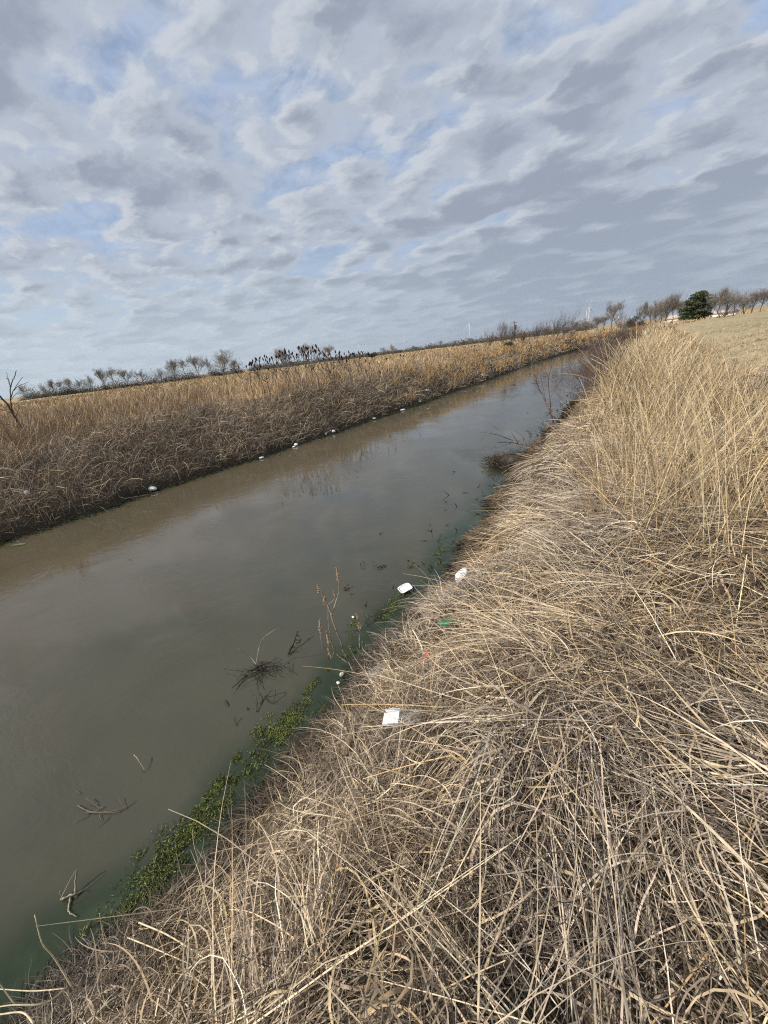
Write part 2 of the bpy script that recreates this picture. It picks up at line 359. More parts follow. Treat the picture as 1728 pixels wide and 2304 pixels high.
# 4 curled pale leaf blades
P = scatter(-3, 4, -1.2, 5, 260, lambda D: np.clip((2.6 / D) ** 1.5, 0, 1)); P = P[right_ok(P, .25, 6) & clear_of(P)]; n = len(P); P[:, 2] += .06 + rng.random(n) * .08
G.add(P, rng.uniform(0, 6.28, n), rng.uniform(.0, 1.0, n), rng.uniform(.12, .4, n), rng.uniform(.004, .010, n), rng.uniform(2, 9, n), rng.normal(0, 7, n), 9,
      pal(n, [(.56, .46, .29), (.46, .37, .24), (.36, .30, .22)], [2, 2, 2]), off=.04 + rng.random(n) * .06, taper=.9)
# dark rotten stems right at the water
yy = rng.uniform(-1.5, 20, 9000); yy = np.where(yy < 6, yy, rng.uniform(-1.5, 20, 9000)); xx = edgeR(yy) + rng.normal(0, .07, len(yy)) - .04 * (fbm(yy * 2, yy * 0 + 2, 2) > .5); P = np.stack([xx, yy, np.maximum(terrain(xx, yy), 0) + rng.random(len(yy)) * .03], -1); P = P[in_view(P)]; n = len(P)
G.add(P, rng.uniform(0, 6.28, n), rng.uniform(-.2, .7, n), rng.uniform(.05, .2, n), wpx(P, .004, .0014), rng.uniform(1, 6, n), rng.normal(0, 3, n), 5, pal(n, [(.055, .044, .03), (.09, .07, .048), (.035, .04, .018), (.15, .115, .08)], [3, 2, 1.5, 1]), off=.003)
# 5 overhanging fringe at the waterline
yy = np.concatenate([rng.uniform(-1.5, 6, 5200), rng.uniform(6, 14, 3000)]); xx = edgeR(yy) + rng.uniform(.02, .3, len(yy)); P = np.stack([xx, yy, terrain(xx, yy) + rng.random(len(yy)) * .1], -1); P = P[in_view(P)]; n = len(P)
G.add(P, math.pi + rng.normal(0, .75, n), rng.uniform(-.3, .7, n), rng.uniform(.08, .26, n), wpx(P, rng.uniform(.002, .004, n), .001), rng.uniform(2, 6, n), rng.normal(0, 2.5, n), 6,
      pal(n, [(.30, .24, .17), (.22, .175, .13), (.15, .12, .09), (.42, .34, .24)], [3, 3, 2.4, 1], .24, .2), off=.004)
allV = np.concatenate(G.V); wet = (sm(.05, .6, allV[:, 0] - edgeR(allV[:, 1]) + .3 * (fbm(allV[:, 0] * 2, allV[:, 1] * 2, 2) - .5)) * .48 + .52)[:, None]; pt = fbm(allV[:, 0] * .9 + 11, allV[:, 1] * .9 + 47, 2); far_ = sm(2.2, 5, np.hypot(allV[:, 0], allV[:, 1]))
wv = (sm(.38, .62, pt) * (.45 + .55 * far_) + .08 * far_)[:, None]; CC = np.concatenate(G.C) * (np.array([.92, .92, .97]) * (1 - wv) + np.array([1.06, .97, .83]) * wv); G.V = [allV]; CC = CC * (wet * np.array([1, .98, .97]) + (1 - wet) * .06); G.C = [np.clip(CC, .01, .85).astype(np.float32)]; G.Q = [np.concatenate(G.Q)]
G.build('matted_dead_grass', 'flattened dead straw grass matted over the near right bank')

# ------------------------------------------------------------------ tall grass standing on the right bank
G = Grass()
T = scatter(-2.2, 9, 2.6, 80, 21, lambda D: np.clip((9 / D) ** 1.2, 0, 1))
d = T[:, 0] - edgeR(T[:, 1]); lim = np.interp(T[:, 1], [3, 5, 8, 14, 80], [3.3, 3.4, 3.5, 3.6, 3.9])
lo = np.interp(T[:, 1], [3, 4.2, 6, 8, 16, 80], [1.85, 1.4, 1.15, 1.25, 1.8, 2.2])
pr = sm(lo, lo + .5, d) * (1 - sm(lim - 1.2, lim + .6, d)) * np.interp(fbm(T[:, 0] * .7, T[:, 1] * .5, 2), [.3, .6], [.5, 1])
T = T[rng.random(len(T)) < pr]
k = rng.integers(12, 30, len(T)); ti = np.repeat(np.arange(len(T)), k); n = len(ti); P = T[ti] + np.c_[rng.normal(0, .1, (n, 2)), np.zeros(n)]
hgt = np.interp(T[:, 1], [3, 6, 12, 25], [.75, 1.0, .95, .8]) * (.75 + .5 * vnoise(T[:, 0] * .6 + 5, T[:, 1] * .4)) * np.interp((T[:, 0] - edgeR(T[:, 1])) / np.interp(T[:, 1], [3, 5, 8, 14, 80], [3.3, 3.4, 3.5, 3.6, 3.9]), [.3, .65, 1.05], [.85, 1, .45])
G.add(P, (rng.uniform(0, 6.28, len(T)))[ti] + rng.normal(0, .8, n), 1.45 - np.abs(rng.normal(0, .22, n)), hgt[ti] * rng.uniform(.45, 1.3, n), wpx(P, rng.uniform(.0035, .006, n), .0011), rng.uniform(.05, .8, n), rng.normal(0, .4, n), 6,
      pal(n, [(.55, .435, .265), (.48, .355, .205), (.63, .52, .35), (.41, .32, .21), (.31, .245, .175)], [3, 2.5, 2, 1.5, 1]) * (.85 + .3 * rng.random(len(T)))[ti][:, None], clamp=False, taper=.6)
# leaning lower growth
T2 = T[rng.random(len(T)) < .9]; k = rng.integers(14, 30, len(T2)); ti = np.repeat(np.arange(len(T2)), k); n = len(ti); P = T2[ti] + np.c_[rng.normal(0, .16, (n, 2)), np.zeros(n)]
G.add(P, rng.uniform(0, 6.28, n), rng.uniform(.2, 1.2, n), rng.uniform(.3, .85, n), wpx(P, rng.uniform(.0025, .004, n), .0011), rng.uniform(.5, 2.5, n), rng.normal(0, .8, n), 5,
      pal(n, [(.46, .33, .18), (.36, .26, .155), (.27, .20, .135), (.54, .43, .26)], [3, 3, 2, 1]))
# sparse tall stalks reaching into the near right
P = scatter(.0, 4, 1.2, 7, 80, lambda D: np.clip((3.8 / D), 0, 1)); P = P[P[:, 0] > np.interp(P[:, 1], [1.2, 3, 6], [.65, .2, -.6])]; n = len(P)
G.add(P, rng.uniform(0, 6.28, n), 1.4 - np.abs(rng.normal(0, .35, n)), rng.uniform(.45, 1.15, n), rng.uniform(.0035, .006, n), rng.uniform(.05, .6, n), rng.normal(0, .3, n), 6,
      pal(n, [(.58, .45, .25), (.50, .35, .18), (.62, .52, .34)], [3, 2, 2]), clamp=False, taper=.55)
G.build('tall_dry_grass', 'tall golden dry grass standing along the right bank')

# ------------------------------------------------------------------ short field grass on the right
G = Grass()
P = scatter(.3, 42, 2, 60, 420, lambda D: np.clip((8.5 / D) ** 2.0, 0, 1) * np.clip((44 - D) / 30, 0, 1)); P = P[right_ok(P, 2.4, 200)]; n = len(P)
G.add(P, rng.uniform(0, 6.28, n), rng.uniform(.3, 1.3, n), rng.uniform(.04, .13, n), wpx(P, rng.uniform(.003, .004, n), .0009), rng.uniform(1, 4, n), rng.normal(0, 1, n), 3,
      pal(n, [(.42, .335, .205), (.38, .305, .19), (.31, .27, .155), (.47, .38, .24)], [3, 3, 1.2, 1.2], .1), clamp=False)
G.build('short_field_grass', 'short tan pasture grass on the field right of the bank')

# ------------------------------------------------------------------ left bank
def left_d(P): return edgeL(P[:, 1]) - P[:, 0]
G = Grass()
P = scatter(-24, 6, -8, 95, 430, lambda D: np.clip((13 / D) ** 1.6, 0, 1)); d = left_d(P)
top = np.interp(P[:, 1], [-8, 10, 25, 50, 95], [3.4, 3.3, 3.0, 2.2, 1.6]) + 3.0 * (fbm(P[:, 0] * .3, P[:, 1] * .3 + 4, 3) - .5)
ok = (d > .02) & (d < top) & (rng.random(len(P)) < np.interp(d, [0, .35, .6], [.35, .75, 1])); P = P[ok]; n = len(P)
pn = fbm(P[:, 0] * .5, P[:, 1] * .5 + 30, 2)
c = pal(n, [(.27, .215, .165), (.36, .29, .215), (.46, .38, .275), (.58, .48, .35), (.17, .135, .11)], [3, 3, 2.6, .6, 1.8]); c *= np.interp(pn, [.3, .7], [.8, 1.2])[:, None]
G.add(P, np.where(rng.random(n) < .5, rng.normal(-.2, .7, n), rng.uniform(0, 6.28, n)), rng.uniform(.0, 1.25, n), rng.uniform(.2, .75, n), wpx(P, rng.uniform(.004, .008, n), .00062), rng.uniform(.0, 1.3, n), rng.normal(0, .7, n), 6, c, off=.02 + rng.random(n) * .2)
# straw draping down over the slope
P = scatter(-24, 6, -8, 95, 5, lambda D: np.clip((13 / D) ** 1.6, 0, 1)); d = left_d(P); P = P[(d > .25) & (d < 4)]; n = len(P)
G.add(P, rng.normal(0, .5, n), rng.uniform(.2, .9, n), rng.uniform(.5, 1.3, n), wpx(P, rng.uniform(.004, .008, n), .0009), rng.uniform(1, 2.4, n), rng.normal(0, .5, n), 6, pal(n, [(.52, .42, .28), (.42, .33, .21), (.60, .50, .36)], [3, 2, 1]), off=.08 + rng.random(n) * .25)
G.build('bramble_tangle', 'grey brown brambles and dead stems covering the far bank slope', 'undergrowth')
G = Grass()
# upright dry grass behind the crest
T = scatter(-45, 10, -10, 110, 16, lambda D: np.clip((15 / D) ** 1.5, 0, 1)); d = left_d(T)
den = np.interp(d + 2.4 * (fbm(T[:, 0] * .4 + 31, T[:, 1] * .4, 3) - .5), [1.2, 3.2, 8, 14, 32], [.12, 1, 1, .6, .35]); T = T[rng.random(len(T)) < den * (d > .5) * np.interp(fbm(T[:, 0] * .25 + 8, T[:, 1] * .25, 2), [.3, .5], [.35, 1])]
k = rng.integers(10, 24, len(T)); ti = np.repeat(np.arange(len(T)), k); n = len(ti); P = T[ti] + np.c_[rng.normal(0, .14, (n, 2)), np.zeros(n)]
d = left_d(P); h = np.interp(fbm(P[:, 0] * .22 + 60, P[:, 1] * .22 + 14, 2), [.3, .7], [.6, 1.15]) * (.55 + .9 * fbm(P[:, 0] * .45 + 3, P[:, 1] * .45 + 12, 3)) * np.interp(d, [2, 4, 8, 14, 30], [.8, 1.0, .95, .6, .45]) * np.interp(P[:, 1], [-5, 5, 16, 30, 60], [.8, .9, 1.05, .75, .6])
warm = fbm(T[:, 0] * .2 + 50, T[:, 1] * .2, 2)[ti]
c = pal(n, [(.52, .37, .215), (.45, .32, .195), (.60, .465, .30), (.37, .28, .195), (.29, .225, .17)], [3, 2.5, 2, 1.5, 1]); c *= np.interp(warm, [.3, .7], [.82, 1.15])[:, None]
G.add(P, rng.uniform(0, 6.28, n), 1.45 - np.abs(rng.normal(0, .22, n)), h * np.interp(d, [.5, 2.5], [.55, 1]) * rng.uniform(.4, 1.02, n), wpx(P, rng.uniform(.004, .006, n), .0009), rng.uniform(.05, .8, n), rng.normal(0, .4, n), 4, c, clamp=False, taper=.65)
# orange tufts low on the far bank
T = scatter(-14, 8, 20, 95, 1.6, lambda D: np.clip((40 / D) ** .8, 0, 1)); d = left_d(T); T = T[(d > .35) & (d < 2.6) & (rng.random(len(T)) < np.interp(T[:, 1], [20, 30, 60], [.35, .9, 1]))]
k = rng.integers(30, 60, len(T)); ti = np.repeat(np.arange(len(T)), k); n = len(ti); P = T[ti] + np.c_[rng.normal(0, .16, (n, 2)), np.zeros(n)]
G.add(P, rng.uniform(0, 6.28, n), 1.45 - np.abs(rng.normal(0, .25, n)), rng.uniform(.3, .85, n), wpx(P, .005, .0009), rng.uniform(.1, 1, n), 0., 3,
      pal(n, [(.46, .29, .12), (.40, .26, .13), (.50, .37, .20)], [3, 2, 2]), clamp=False)
# rough growth further over the field
P = scatter(-130, 60, 0, 240, 14, lambda D: np.clip((22 / D) ** 1.75, 0, 1)); d = left_d(P); P = P[d > 7]; n = len(P)
G.add(P, rng.uniform(0, 6.28, n), rng.uniform(.7, 1.5, n), rng.uniform(.3, .75, n), wpx(P, .006, .0019), .5, 0., 2,
      pal(n, [(.44, .325, .18), (.37, .275, .16), (.50, .395, .24), (.28, .215, .15)], [3, 2.5, 2, 1]), clamp=False)
G.build('orange_field_grass', 'orange dry grass on the field above the far bank')

# ------------------------------------------------------------------ algae along the near waterline
A = Grass()
def algae_at(px, py, rad, n, tall=.028):
    c = onz(px, py, 0); n = int(n * 2.6); rad *= 1.15; k = max(4, n // 70); cc = rng.normal(0, rad * .62, (k, 2)) * [1, 1.5]; q = rng.integers(0, k, n)
    xy = c[:2] + cc[q] + rng.normal(0, 1, (n, 2)) * (rad * rng.uniform(.10, .34, k))[q][:, None]
    P = np.c_[xy, rng.uniform(.001, .012, n)]; tone = rng.uniform(.55, 1.25, k)[q]
    A.add(P, rng.uniform(0, 6.28, n), rng.uniform(-.1, .6, n), rng.uniform(.004, tall * .75, n), rng.uniform(.0025, .006, n), rng.uniform(0, 12, n), rng.normal(0, 14, n), 3,
          pal(n, [(.13, .15, .036), (.075, .098, .024), (.22, .235, .07), (.04, .056, .016)], [3, 2.6, 2, 1.6]) * tone[:, None], clamp=False, taper=.3)
s_ = 1728 / 1659
for (x, y, r, n) in [(292, 1990, .13, 700), (320, 1935, .10, 500), (345, 1880, .09, 420), (385, 1830, .11, 600), (400, 1805, .08, 350), (445, 1770, .10, 500), (462, 1725, .07, 260), (490, 1690, .07, 200), (480, 1735, .08, 300),
                     (540, 1660, .06, 160), (590, 1590, .13, 700), (615, 1570, .11, 600), (635, 1555, .09, 400), (665, 1490, .05, 120), (640, 1390, .05, 90), (700, 1540, .06, 200), (520, 1630, .04, 80), (545, 1640, .04, 80),
                     (830, 1330, .10, 260), (850, 1310, .12, 300), (890, 1222, .07, 90), (935, 1215, .08, 100), (960, 1195, .10, 120), (770, 1340, .06, 100), (240, 2030, .12, 600), (215, 2070, .10, 500), (1010, 1160, .12, 160), (1115, 1010, .3, 500), (1105, 985, .25, 300), (760, 1400, .1, 200), (690, 1465, .06, 100)]:
    algae_at(x * s_, y * s_, r, n)
ay = rng.uniform(-8, 24, 4200); ax = edgeL(ay) + np.abs(rng.normal(0, .16, len(ay))); P = np.stack([ax, ay, np.full(len(ay), .003)], -1); P = P[in_view(P)]; n = len(P)
A.add(P, rng.uniform(0, 6.28, n), rng.uniform(0, .7, n), rng.uniform(.05, .16, n), rng.uniform(.012, .022, n), 4., rng.normal(0, 6, n), 3, pal(n, [(.04, .055, .018), (.06, .08, .025), (.03, .03, .016)], [2, 1, 2]), clamp=False, taper=.4)
A.build('algae', 'bright and dark green algae floating at the water edges', 'algae')

# ------------------------------------------------------------------ branching plants
def grow(T, p, d, L, r, lev, maxlev, rs, up=.15, spread=.6, kids=(3, 6), jit=.12, twigs=None, wind=None, rmin=0.):
    r = max(r, rmin)
    n = 5; pts = [p]; dd = np.array(d, float)
    for i in range(n):
        dd = dd + rs.normal(0, jit, 3) + np.array([0, 0, up * (1 if lev else .3)]) + (wind if wind is not None else 0); dd /= np.linalg.norm(dd); pts.append(pts[-1] + dd * L / n)
    pts = np.array(pts); tgt = T if lev < 1 or twigs is None else twigs
    tgt.add(pts, np.linspace(r, r * (.5 if lev < maxlev else .3), n + 1), 6 if lev == 0 else (4 if lev == 1 else 3))
    if lev >= maxlev: return
    for q in range(rs.integers(*kids)):
        t = rs.uniform(.35 if lev == 0 else .25, 1.0); i = min(int(t * n), n - 1); b = pts[i] + (pts[i + 1] - pts[i]) * (t * n - i)
        dirn = pts[i + 1] - pts[i]; dirn /= np.linalg.norm(dirn); side = np.cross(dirn, rs.normal(size=3)); side /= np.linalg.norm(side)
        a = spread * rs.uniform(.6, 1.3); nd = dirn * math.cos(a) + side * math.sin(a)
        grow(T, b, nd, L * rs.uniform(.5, .8), r * (1 - .5 * t) * rs.uniform(.45, .65), lev + 1, maxlev, rs, up, spread, kids, jit, twigs, wind, rmin)

TREETWIG = plain('winter_twigs', (.26, .235, .205), .9, .1, .25, 1)
def tree_proto(seed, name, bark=BARK, twig=TREETWIG, up=.12, spread=.65, kids=(4, 7), lev=4, wind=None, low=.28):
    """bare tree about 1 unit high: trunk part and crown part"""
    rs = np.random.default_rng(seed); tr = Tubes(); cr = Tubes()
    pts = np.array([[0, 0, -.03], [.008, 0, .10], [.0, .01, .22], [.015, 0, .5], [.02, .01, .75]]) + np.r_[np.zeros((1, 3)), rs.normal(0, .014, (4, 3))]
    tr.add(curve(pts, 10), np.linspace(.017, .004, 10), 7)
    for q in range(rs.integers(9, 14)):
        z = rs.uniform(low * .5, .62); az = rs.uniform(0, 6.28); a = rs.uniform(.15, .85)
        p = np.array([np.interp(z, pts[:, 2], pts[:, 0]), np.interp(z, pts[:, 2], pts[:, 1]), z])
        grow(cr, p, np.array([math.cos(az) * math.sin(a), math.sin(az) * math.sin(a), math.cos(a)]), rs.uniform(.30, .46) * (1.15 - z), .0075, 1, lev, rs, up, spread, kids, .13, cr, wind, .0019)
    k_ = 1.0 / np.percentile(np.concatenate([v[:, 2] for v in cr.V]), 98.5)
    for t_ in (tr, cr): t_.V = [v * k_ for v in t_.V]
    e = empty(name, (0, 0, 0)); tr.build('trunk', bark, e); cr.build('crown', twig, e); return e
used = set()
def place(proto, pos, H, label, group=None, W=1.0, rz=None, cat='tree'):
    o = proto if proto.name not in used else copy_tree(proto)
    used.add(proto.name); used.add(o.name)
    o.location = [float(v) for v in pos]; o.scale = (H * W * 1.3, H * W * 1.3, H * 1.16); o.rotation_euler = (0, 0, random.uniform(0, 6.28) if rz is None else rz)
    return tag(o, label, cat, group)
def ground_at(px, py, D):
    p = at_dist(px, py, D); p[2] = float(terrain(p[0], p[1])); return p
def height_px(px, ytop, D):
    p = at_dist(px, ytop, D); return p[2] - float(terrain(p[0], p[1]))

protos = [tree_proto(100 + i, 'bare_tree', up=.06 + .05 * (i % 3), spread=.5 + .1 * (i % 4), low=.2 + .03 * i) for i in range(5)]
wind_p = [tree_proto(200 + i, 'bare_tree', wind=np.array([.03, .01, 0]), up=.14, spread=.5) for i in range(3)]
# the far left row: (x, y of the top, width factor, words)
row = [(66, 868, .95, 'bushy low bare tree behind the forked sapling, first of the far left row'),
       (113, 866, .8, 'small dense dark tree second in the far left row'),
       (131, 858, .8, 'slender bare tree with short upright twigs, third in the far left row'),
       (149, 859, .9, 'low rounded bare tree, fourth in the far left row'),
       (169, 855, .8, 'narrow bare tree, fifth in the far left row'),
       (192, 856, 1.0, 'reddish spreading bare tree, sixth in the far left row'),
       (212, 849, .8, 'thin bare tree with spiky top, seventh in the far left row'),
       (238, 835, .95, 'bare tree leaning left, eighth in the far left row'),
       (262, 833, .9, 'bare tree with open fork, ninth in the far left row'),
       (292, 836, 1.1, 'broad bare tree standing over a dark hedge, tenth in the far left row'),
       (328, 836, 1.25, 'flat fan shaped bare tree, eleventh in the far left row'),
       (371, 832, .9, 'low twiggy bare tree right of the fan shaped one'),
       (398, 815, 1.0, 'tall bare tree, left one of the paired pair in the far row'),
       (420, 812, .8, 'tall narrow bare tree, right of the paired pair in the far row'),
       (449, 806, 1.0, 'tall dense bare tree left of the rounded crown in the far row'),
       (474, 809, .75, 'slim bare tree between two taller ones in the far row'),
       (506, 795, 1.35, 'widest bare tree with a rounded crown in the far left row'),
       (535, 812, 1.0, 'low bare tree right of the widest crown in the far row')]
for k, (x, y, w, lab) in enumerate(row):
    D = 235 + 14 * math.sin(k * 2.1); p = ground_at(x, y + 45, D); H = height_px(x, y, D)
    place(protos[k % 5], p, H, lab.replace('paired pair', 'tall pair'), 'bare trees along the far left field edge', W=w)
mid = [(636, 790, 1.3, 'broad bare thicket tree among the dark seed heads, left one'), (690, 780, 1.4, 'broad bare thicket tree among the dark seed heads, middle one'), (740, 783, 1.3, 'broad bare thicket tree among the dark seed heads, right one'),
       (865, 783, 1.0, 'tan bare tree just right of the sumac clump'), (886, 777, .8, 'grey bare tree under the small turbine right of the sumac'), (932, 780, 1.0, 'pale bare tree below the faint turbine'), (993, 768, 1.0, 'grey rounded bare tree in the distant tree line'), (1024, 770, .9, 'low grey bare tree beside the rounded distant one'), (1060, 762, 1.1, 'purplish grey bare tree below the lone turbine')]
for k, (x, y, w, lab) in enumerate(mid):
    D = 200 + 11 * k; p = ground_at(x, y + 30, D); H = max(3, height_px(x, y, D)); place(protos[(k + 2) % 5], p, H, lab, 'bare trees in the distant middle', W=w)
# evergreen hedges and far wood that read as one mass
def leafy(name, spots, cols, label, size, per, cat='hedge', kind='stuff'):
    V = []; Qs = []; C = []; n0 = 0
    for (c, rx, ry, rz) in spots:
        n = per; u = rng.normal(size=(n, 3)); u /= np.linalg.norm(u, axis=1)[:, None]; rr = rng.random(n) ** .4 * (1 + .35 * np.sin(u[:, 0] * 5 + u[:, 2] * 7 + c[0]))
        P = np.asarray(c) + u * rr[:, None] * np.array([rx, ry, rz]); a = rng.normal(size=(n, 3)); b2 = rng.normal(size=(n, 3)); a *= size / np.linalg.norm(a, axis=1)[:, None]; b2 *= size * .6 / np.linalg.norm(b2, axis=1)[:, None]
        V.append(np.stack([P - a, P + b2, P + a, P - b2], 1).reshape(-1, 3)); Qs.append((n0 + np.arange(n * 4)).reshape(-1, 4)); C.append(np.repeat(pal(n, cols, [1] * len(cols)), 4, 0)); n0 += n * 4
    o = mesh_obj(name, np.concatenate(V), np.concatenate(Qs), STRAW, tint=np.concatenate(C), smooth=False); return o
GS = [(.19, .17, .145), (.24, .215, .185), (.15, .135, .115)]
DK = [(.035, .042, .026), (.055, .06, .035), (.075, .07, .045)]
sp = []
for x in np.arange(60, 560, 7.0):
    D = 225 + rng.uniform(-8, 8); p = ground_at(x, 900, D); hh = rng.uniform(.15, 1) ** 1.5 * 2.1 * np.interp(x, [60, 130, 250, 420, 560], [.8, 1, .8, 1.4, 1.3]); sp.append((p + [0, 0, hh * .5], 2.2, 2.2, hh))
o = leafy('far_scrub', [(c + [rng.normal(0, 2), 0, h * .9], 3.4, 3.4, h * 1.2 + 1.5) for c, a, b_, h in sp for q in (0, 1)], GS, '', .2, 190); tag(o, 'grey leafless scrub filling the gaps of the far left tree row', 'scrub', kind='stuff')
o = leafy('far_undergrowth', sp, DK, '', .35, 170); tag(o, 'dark evergreen undergrowth below the far left tree row', 'undergrowth', kind='stuff')
sp = []
for x in np.arange(560, 1330, 6.0):
    D = 330 + rng.uniform(-30, 30); p = ground_at(x, 800, D); hh = rng.uniform(1.0, 2.7) * np.interp(x, [560, 800, 850, 1000, 1200, 1330], [1.1, 1.0, .8, 1.0, 1.3, 1.3]); sp.append((p + [0, 0, hh * .6], 3.6, 3.6, hh))
o = leafy('far_wood', sp, [(.11, .105, .085), (.15, .135, .105), (.19, .165, .135), (.08, .085, .065)], '', .45, 240); tag(o, 'distant grey wood along the horizon', 'wood', kind='stuff')

# right-hand trees behind the field
RG = 'trees and bushes behind the right field'
def rt(proto, x, yt, D, W, lab, rz=None, cat='tree'):
    p = ground_at(x, yt + 40, D); return place(proto, p, height_px(x, yt, D), lab, RG, W=W, rz=rz, cat=cat)
rzw = YAW
rt(wind_p[0], 1376, 690, 130, 1.15, 'wind bent bare tree standing alone right of the tall turbine', rzw)
rt(wind_p[1], 1446, 689, 125, .8, 'bare tree leaning right above a dark bush', rzw)
rt(wind_p[2], 1498, 675, 118, 1.25, 'big twiggy bare tree just left of the dark pine', rzw)
rt(protos[1], 1476, 690, 120, 1.0, 'lower twiggy bare tree second left of the dark pine')
rt(protos[2], 1528, 684, 135, 1.0, 'bare tree partly hidden behind the dark pine')
rt(wind_p[1], 1618, 660, 100, 1.25, 'grey many stemmed bare tree right of the dark pine', rzw)
rt(protos[3], 1650, 668, 104, 1.2, 'brown bare tree left of the dirt mound')
for k, (x, y, D, lab) in enumerate([(1512, 682, 132, 'bare tree filling the gap at the left edge of the pine'), (1462, 697, 140, 'low bare tree behind the cedar bush'), (1600, 668, 128, 'bare tree showing at the right edge of the pine crown'), (1634, 664, 112, 'slim bare tree between the many stemmed one and the brown thicket'), (1486, 684, 126, 'middle bare tree of the three left of the pine')]):
    rt(protos[(k + 3) % 5], x, y, D, 1.3, lab)
for k, (x, y) in enumerate([(1672, 667), (1692, 663), (1712, 660), (1732, 655)]):
    rt(protos[(k + 1) % 5], x, y, 108, 1.15, ['brown thicket tree directly above the dirt mound', 'brown thicket tree right of the mound top', 'brown thicket tree near the picture edge right of the mound', 'tallest brown thicket tree at the right picture edge'][k])
for k, (x, y) in enumerate([(1290, 727), (1316, 722), (1340, 718), (1358, 714)]):
    rt(protos[k], x, y, 150, 1.6, ['low olive bare bush left of the tall turbine', 'low bare bush at the foot of the tall turbine', 'low bare bush right of the tall turbine', 'low bare bush left of the wind bent tree'][k], cat='bush')

def leaf_tree(name, pos, H, clumps, cols, trunk_h, label, size, per, cat, group=None, lean=(0, 0), bark=BARK):
    e = empty(name, pos, label, cat, group)
    t = Tubes(); t.add(curve([(0, 0, -.1), (lean[0] * .3, lean[1] * .3, trunk_h * .5), (lean[0], lean[1], trunk_h)], 8), np.linspace(.035 * H, .012 * H, 8), 7)
    for (c, rx, ry, rz) in clumps:
        s = np.array([lean[0] * .6, lean[1] * .6, min(trunk_h * .8, max(c[2] * .6, .5))]); t.add(curve([s, (s + np.array(c)) / 2 + [0, 0, .1], c], 5), np.linspace(.010 * H, .004 * H, 5), 4)
    t.build('trunk', bark, e)
    o = leafy('crown', clumps, cols, '', size, per); o.parent = e; return e
# the dark pine: shelves of foliage in a wind-swept crown
Dp = 110; pp = ground_at(1562, 712, Dp); Hp = .95 * height_px(1570, 651, Dp)
ex = np.array([math.cos(YAW), math.sin(YAW), 0]); ey = np.array([-math.sin(YAW), math.cos(YAW), 0])
cl = []
for z in np.linspace(.2, .97, 15):
    half = np.interp(z, [.2, .3, .5, .7, .85, .97], [.30, .40, .42, .36, .26, .09]); off = np.interp(z, [.2, .6, 1], [0, .02, .10])
    for q in range(int(4 + 10 * half)):
        a = rng.uniform(-1, 1); dep = rng.uniform(-1, 1) * math.sqrt(max(0, 1 - a * a)); kk = rng.uniform(.75, 1.1)
        cl.append((ex * (off + a * half * kk) * Hp + ey * dep * half * .9 * Hp + np.array([0, 0, (z + rng.normal(0, .015) - .05 * abs(a)) * Hp]), .13 * Hp * rng.uniform(.7, 1.2), .12 * Hp, .040 * Hp * rng.uniform(.7, 1.3)))
for a, z in [(.50, .55), (.54, .63), (.46, .72)]:
    cl.append((ex * a * Hp + np.array([0, 0, z * Hp]), .09 * Hp, .06 * Hp, .02 * Hp))
leaf_tree('pine_tree', pp, Hp, cl, [(.040, .060, .022), (.065, .088, .030), (.11, .13, .045), (.028, .042, .018)], Hp * .8, 'dark green wind swept pine on the skyline at the right', .15, 120, 'tree', lean=tuple((ex * .05 * Hp)[:2]))
def bushy(name, x, yt, yb, D, wpx_, cols, label, cat, size=.14, per=220, grp=RG):
    p = ground_at(x, yb, D); H = height_px(x, yt, D); w = wpx_ * D / F * .5; cs = []
    for q in range(9):
        a = rng.uniform(-.7, .7); cs.append((ex * a * w + ey * rng.uniform(-.6, .6) * w + np.array([0, 0, H * rng.uniform(.3, .8) * (1 - .35 * abs(a))]), w * .42, w * .42, H * .22))
    return leaf_tree(name, p, H, cs, cols, H * .6, label, size, per, cat, grp)
bushy('cedar_bush', 1428, 706, 732, 122, 30, [(.04, .05, .028), (.06, .07, .035), (.08, .08, .05)], 'dark olive cedar bush below the leaning bare tree', 'bush')
bushy('blossom_tree', 1406, 713, 730, 128, 34, [(.55, .47, .44), (.42, .36, .33), (.30, .25, .22), (.2, .16, .13)], 'pale pinkish blossoming tree between the wind bent tree and the cedar bush', 'tree', .10)
bushy('pale_shrub', 1286, 741, 750, 90, 13, [(.55, .47, .37), (.42, .35, .27)], 'small rounded pale tan shrub behind the end of the far bank', 'bush', .07)
bushy('pale_shrub', 1343, 738, 748, 96, 9, [(.55, .47, .40), (.42, .35, .3)], 'smallest pale tan shrub near the canal bend', 'bush', .07)
bushy('cedar_bush', 836, 792, 806, 195, 24, [(.05, .06, .045), (.07, .075, .05)], 'round dark cedar right of the seed head clump', 'bush', .25)
bushy('cedar_bush', 1146, 768, 776, 52, 26, [(.07, .07, .035), (.10, .09, .045)], 'low olive bramble mound on the far bank below the utility pole', 'bush', .07)

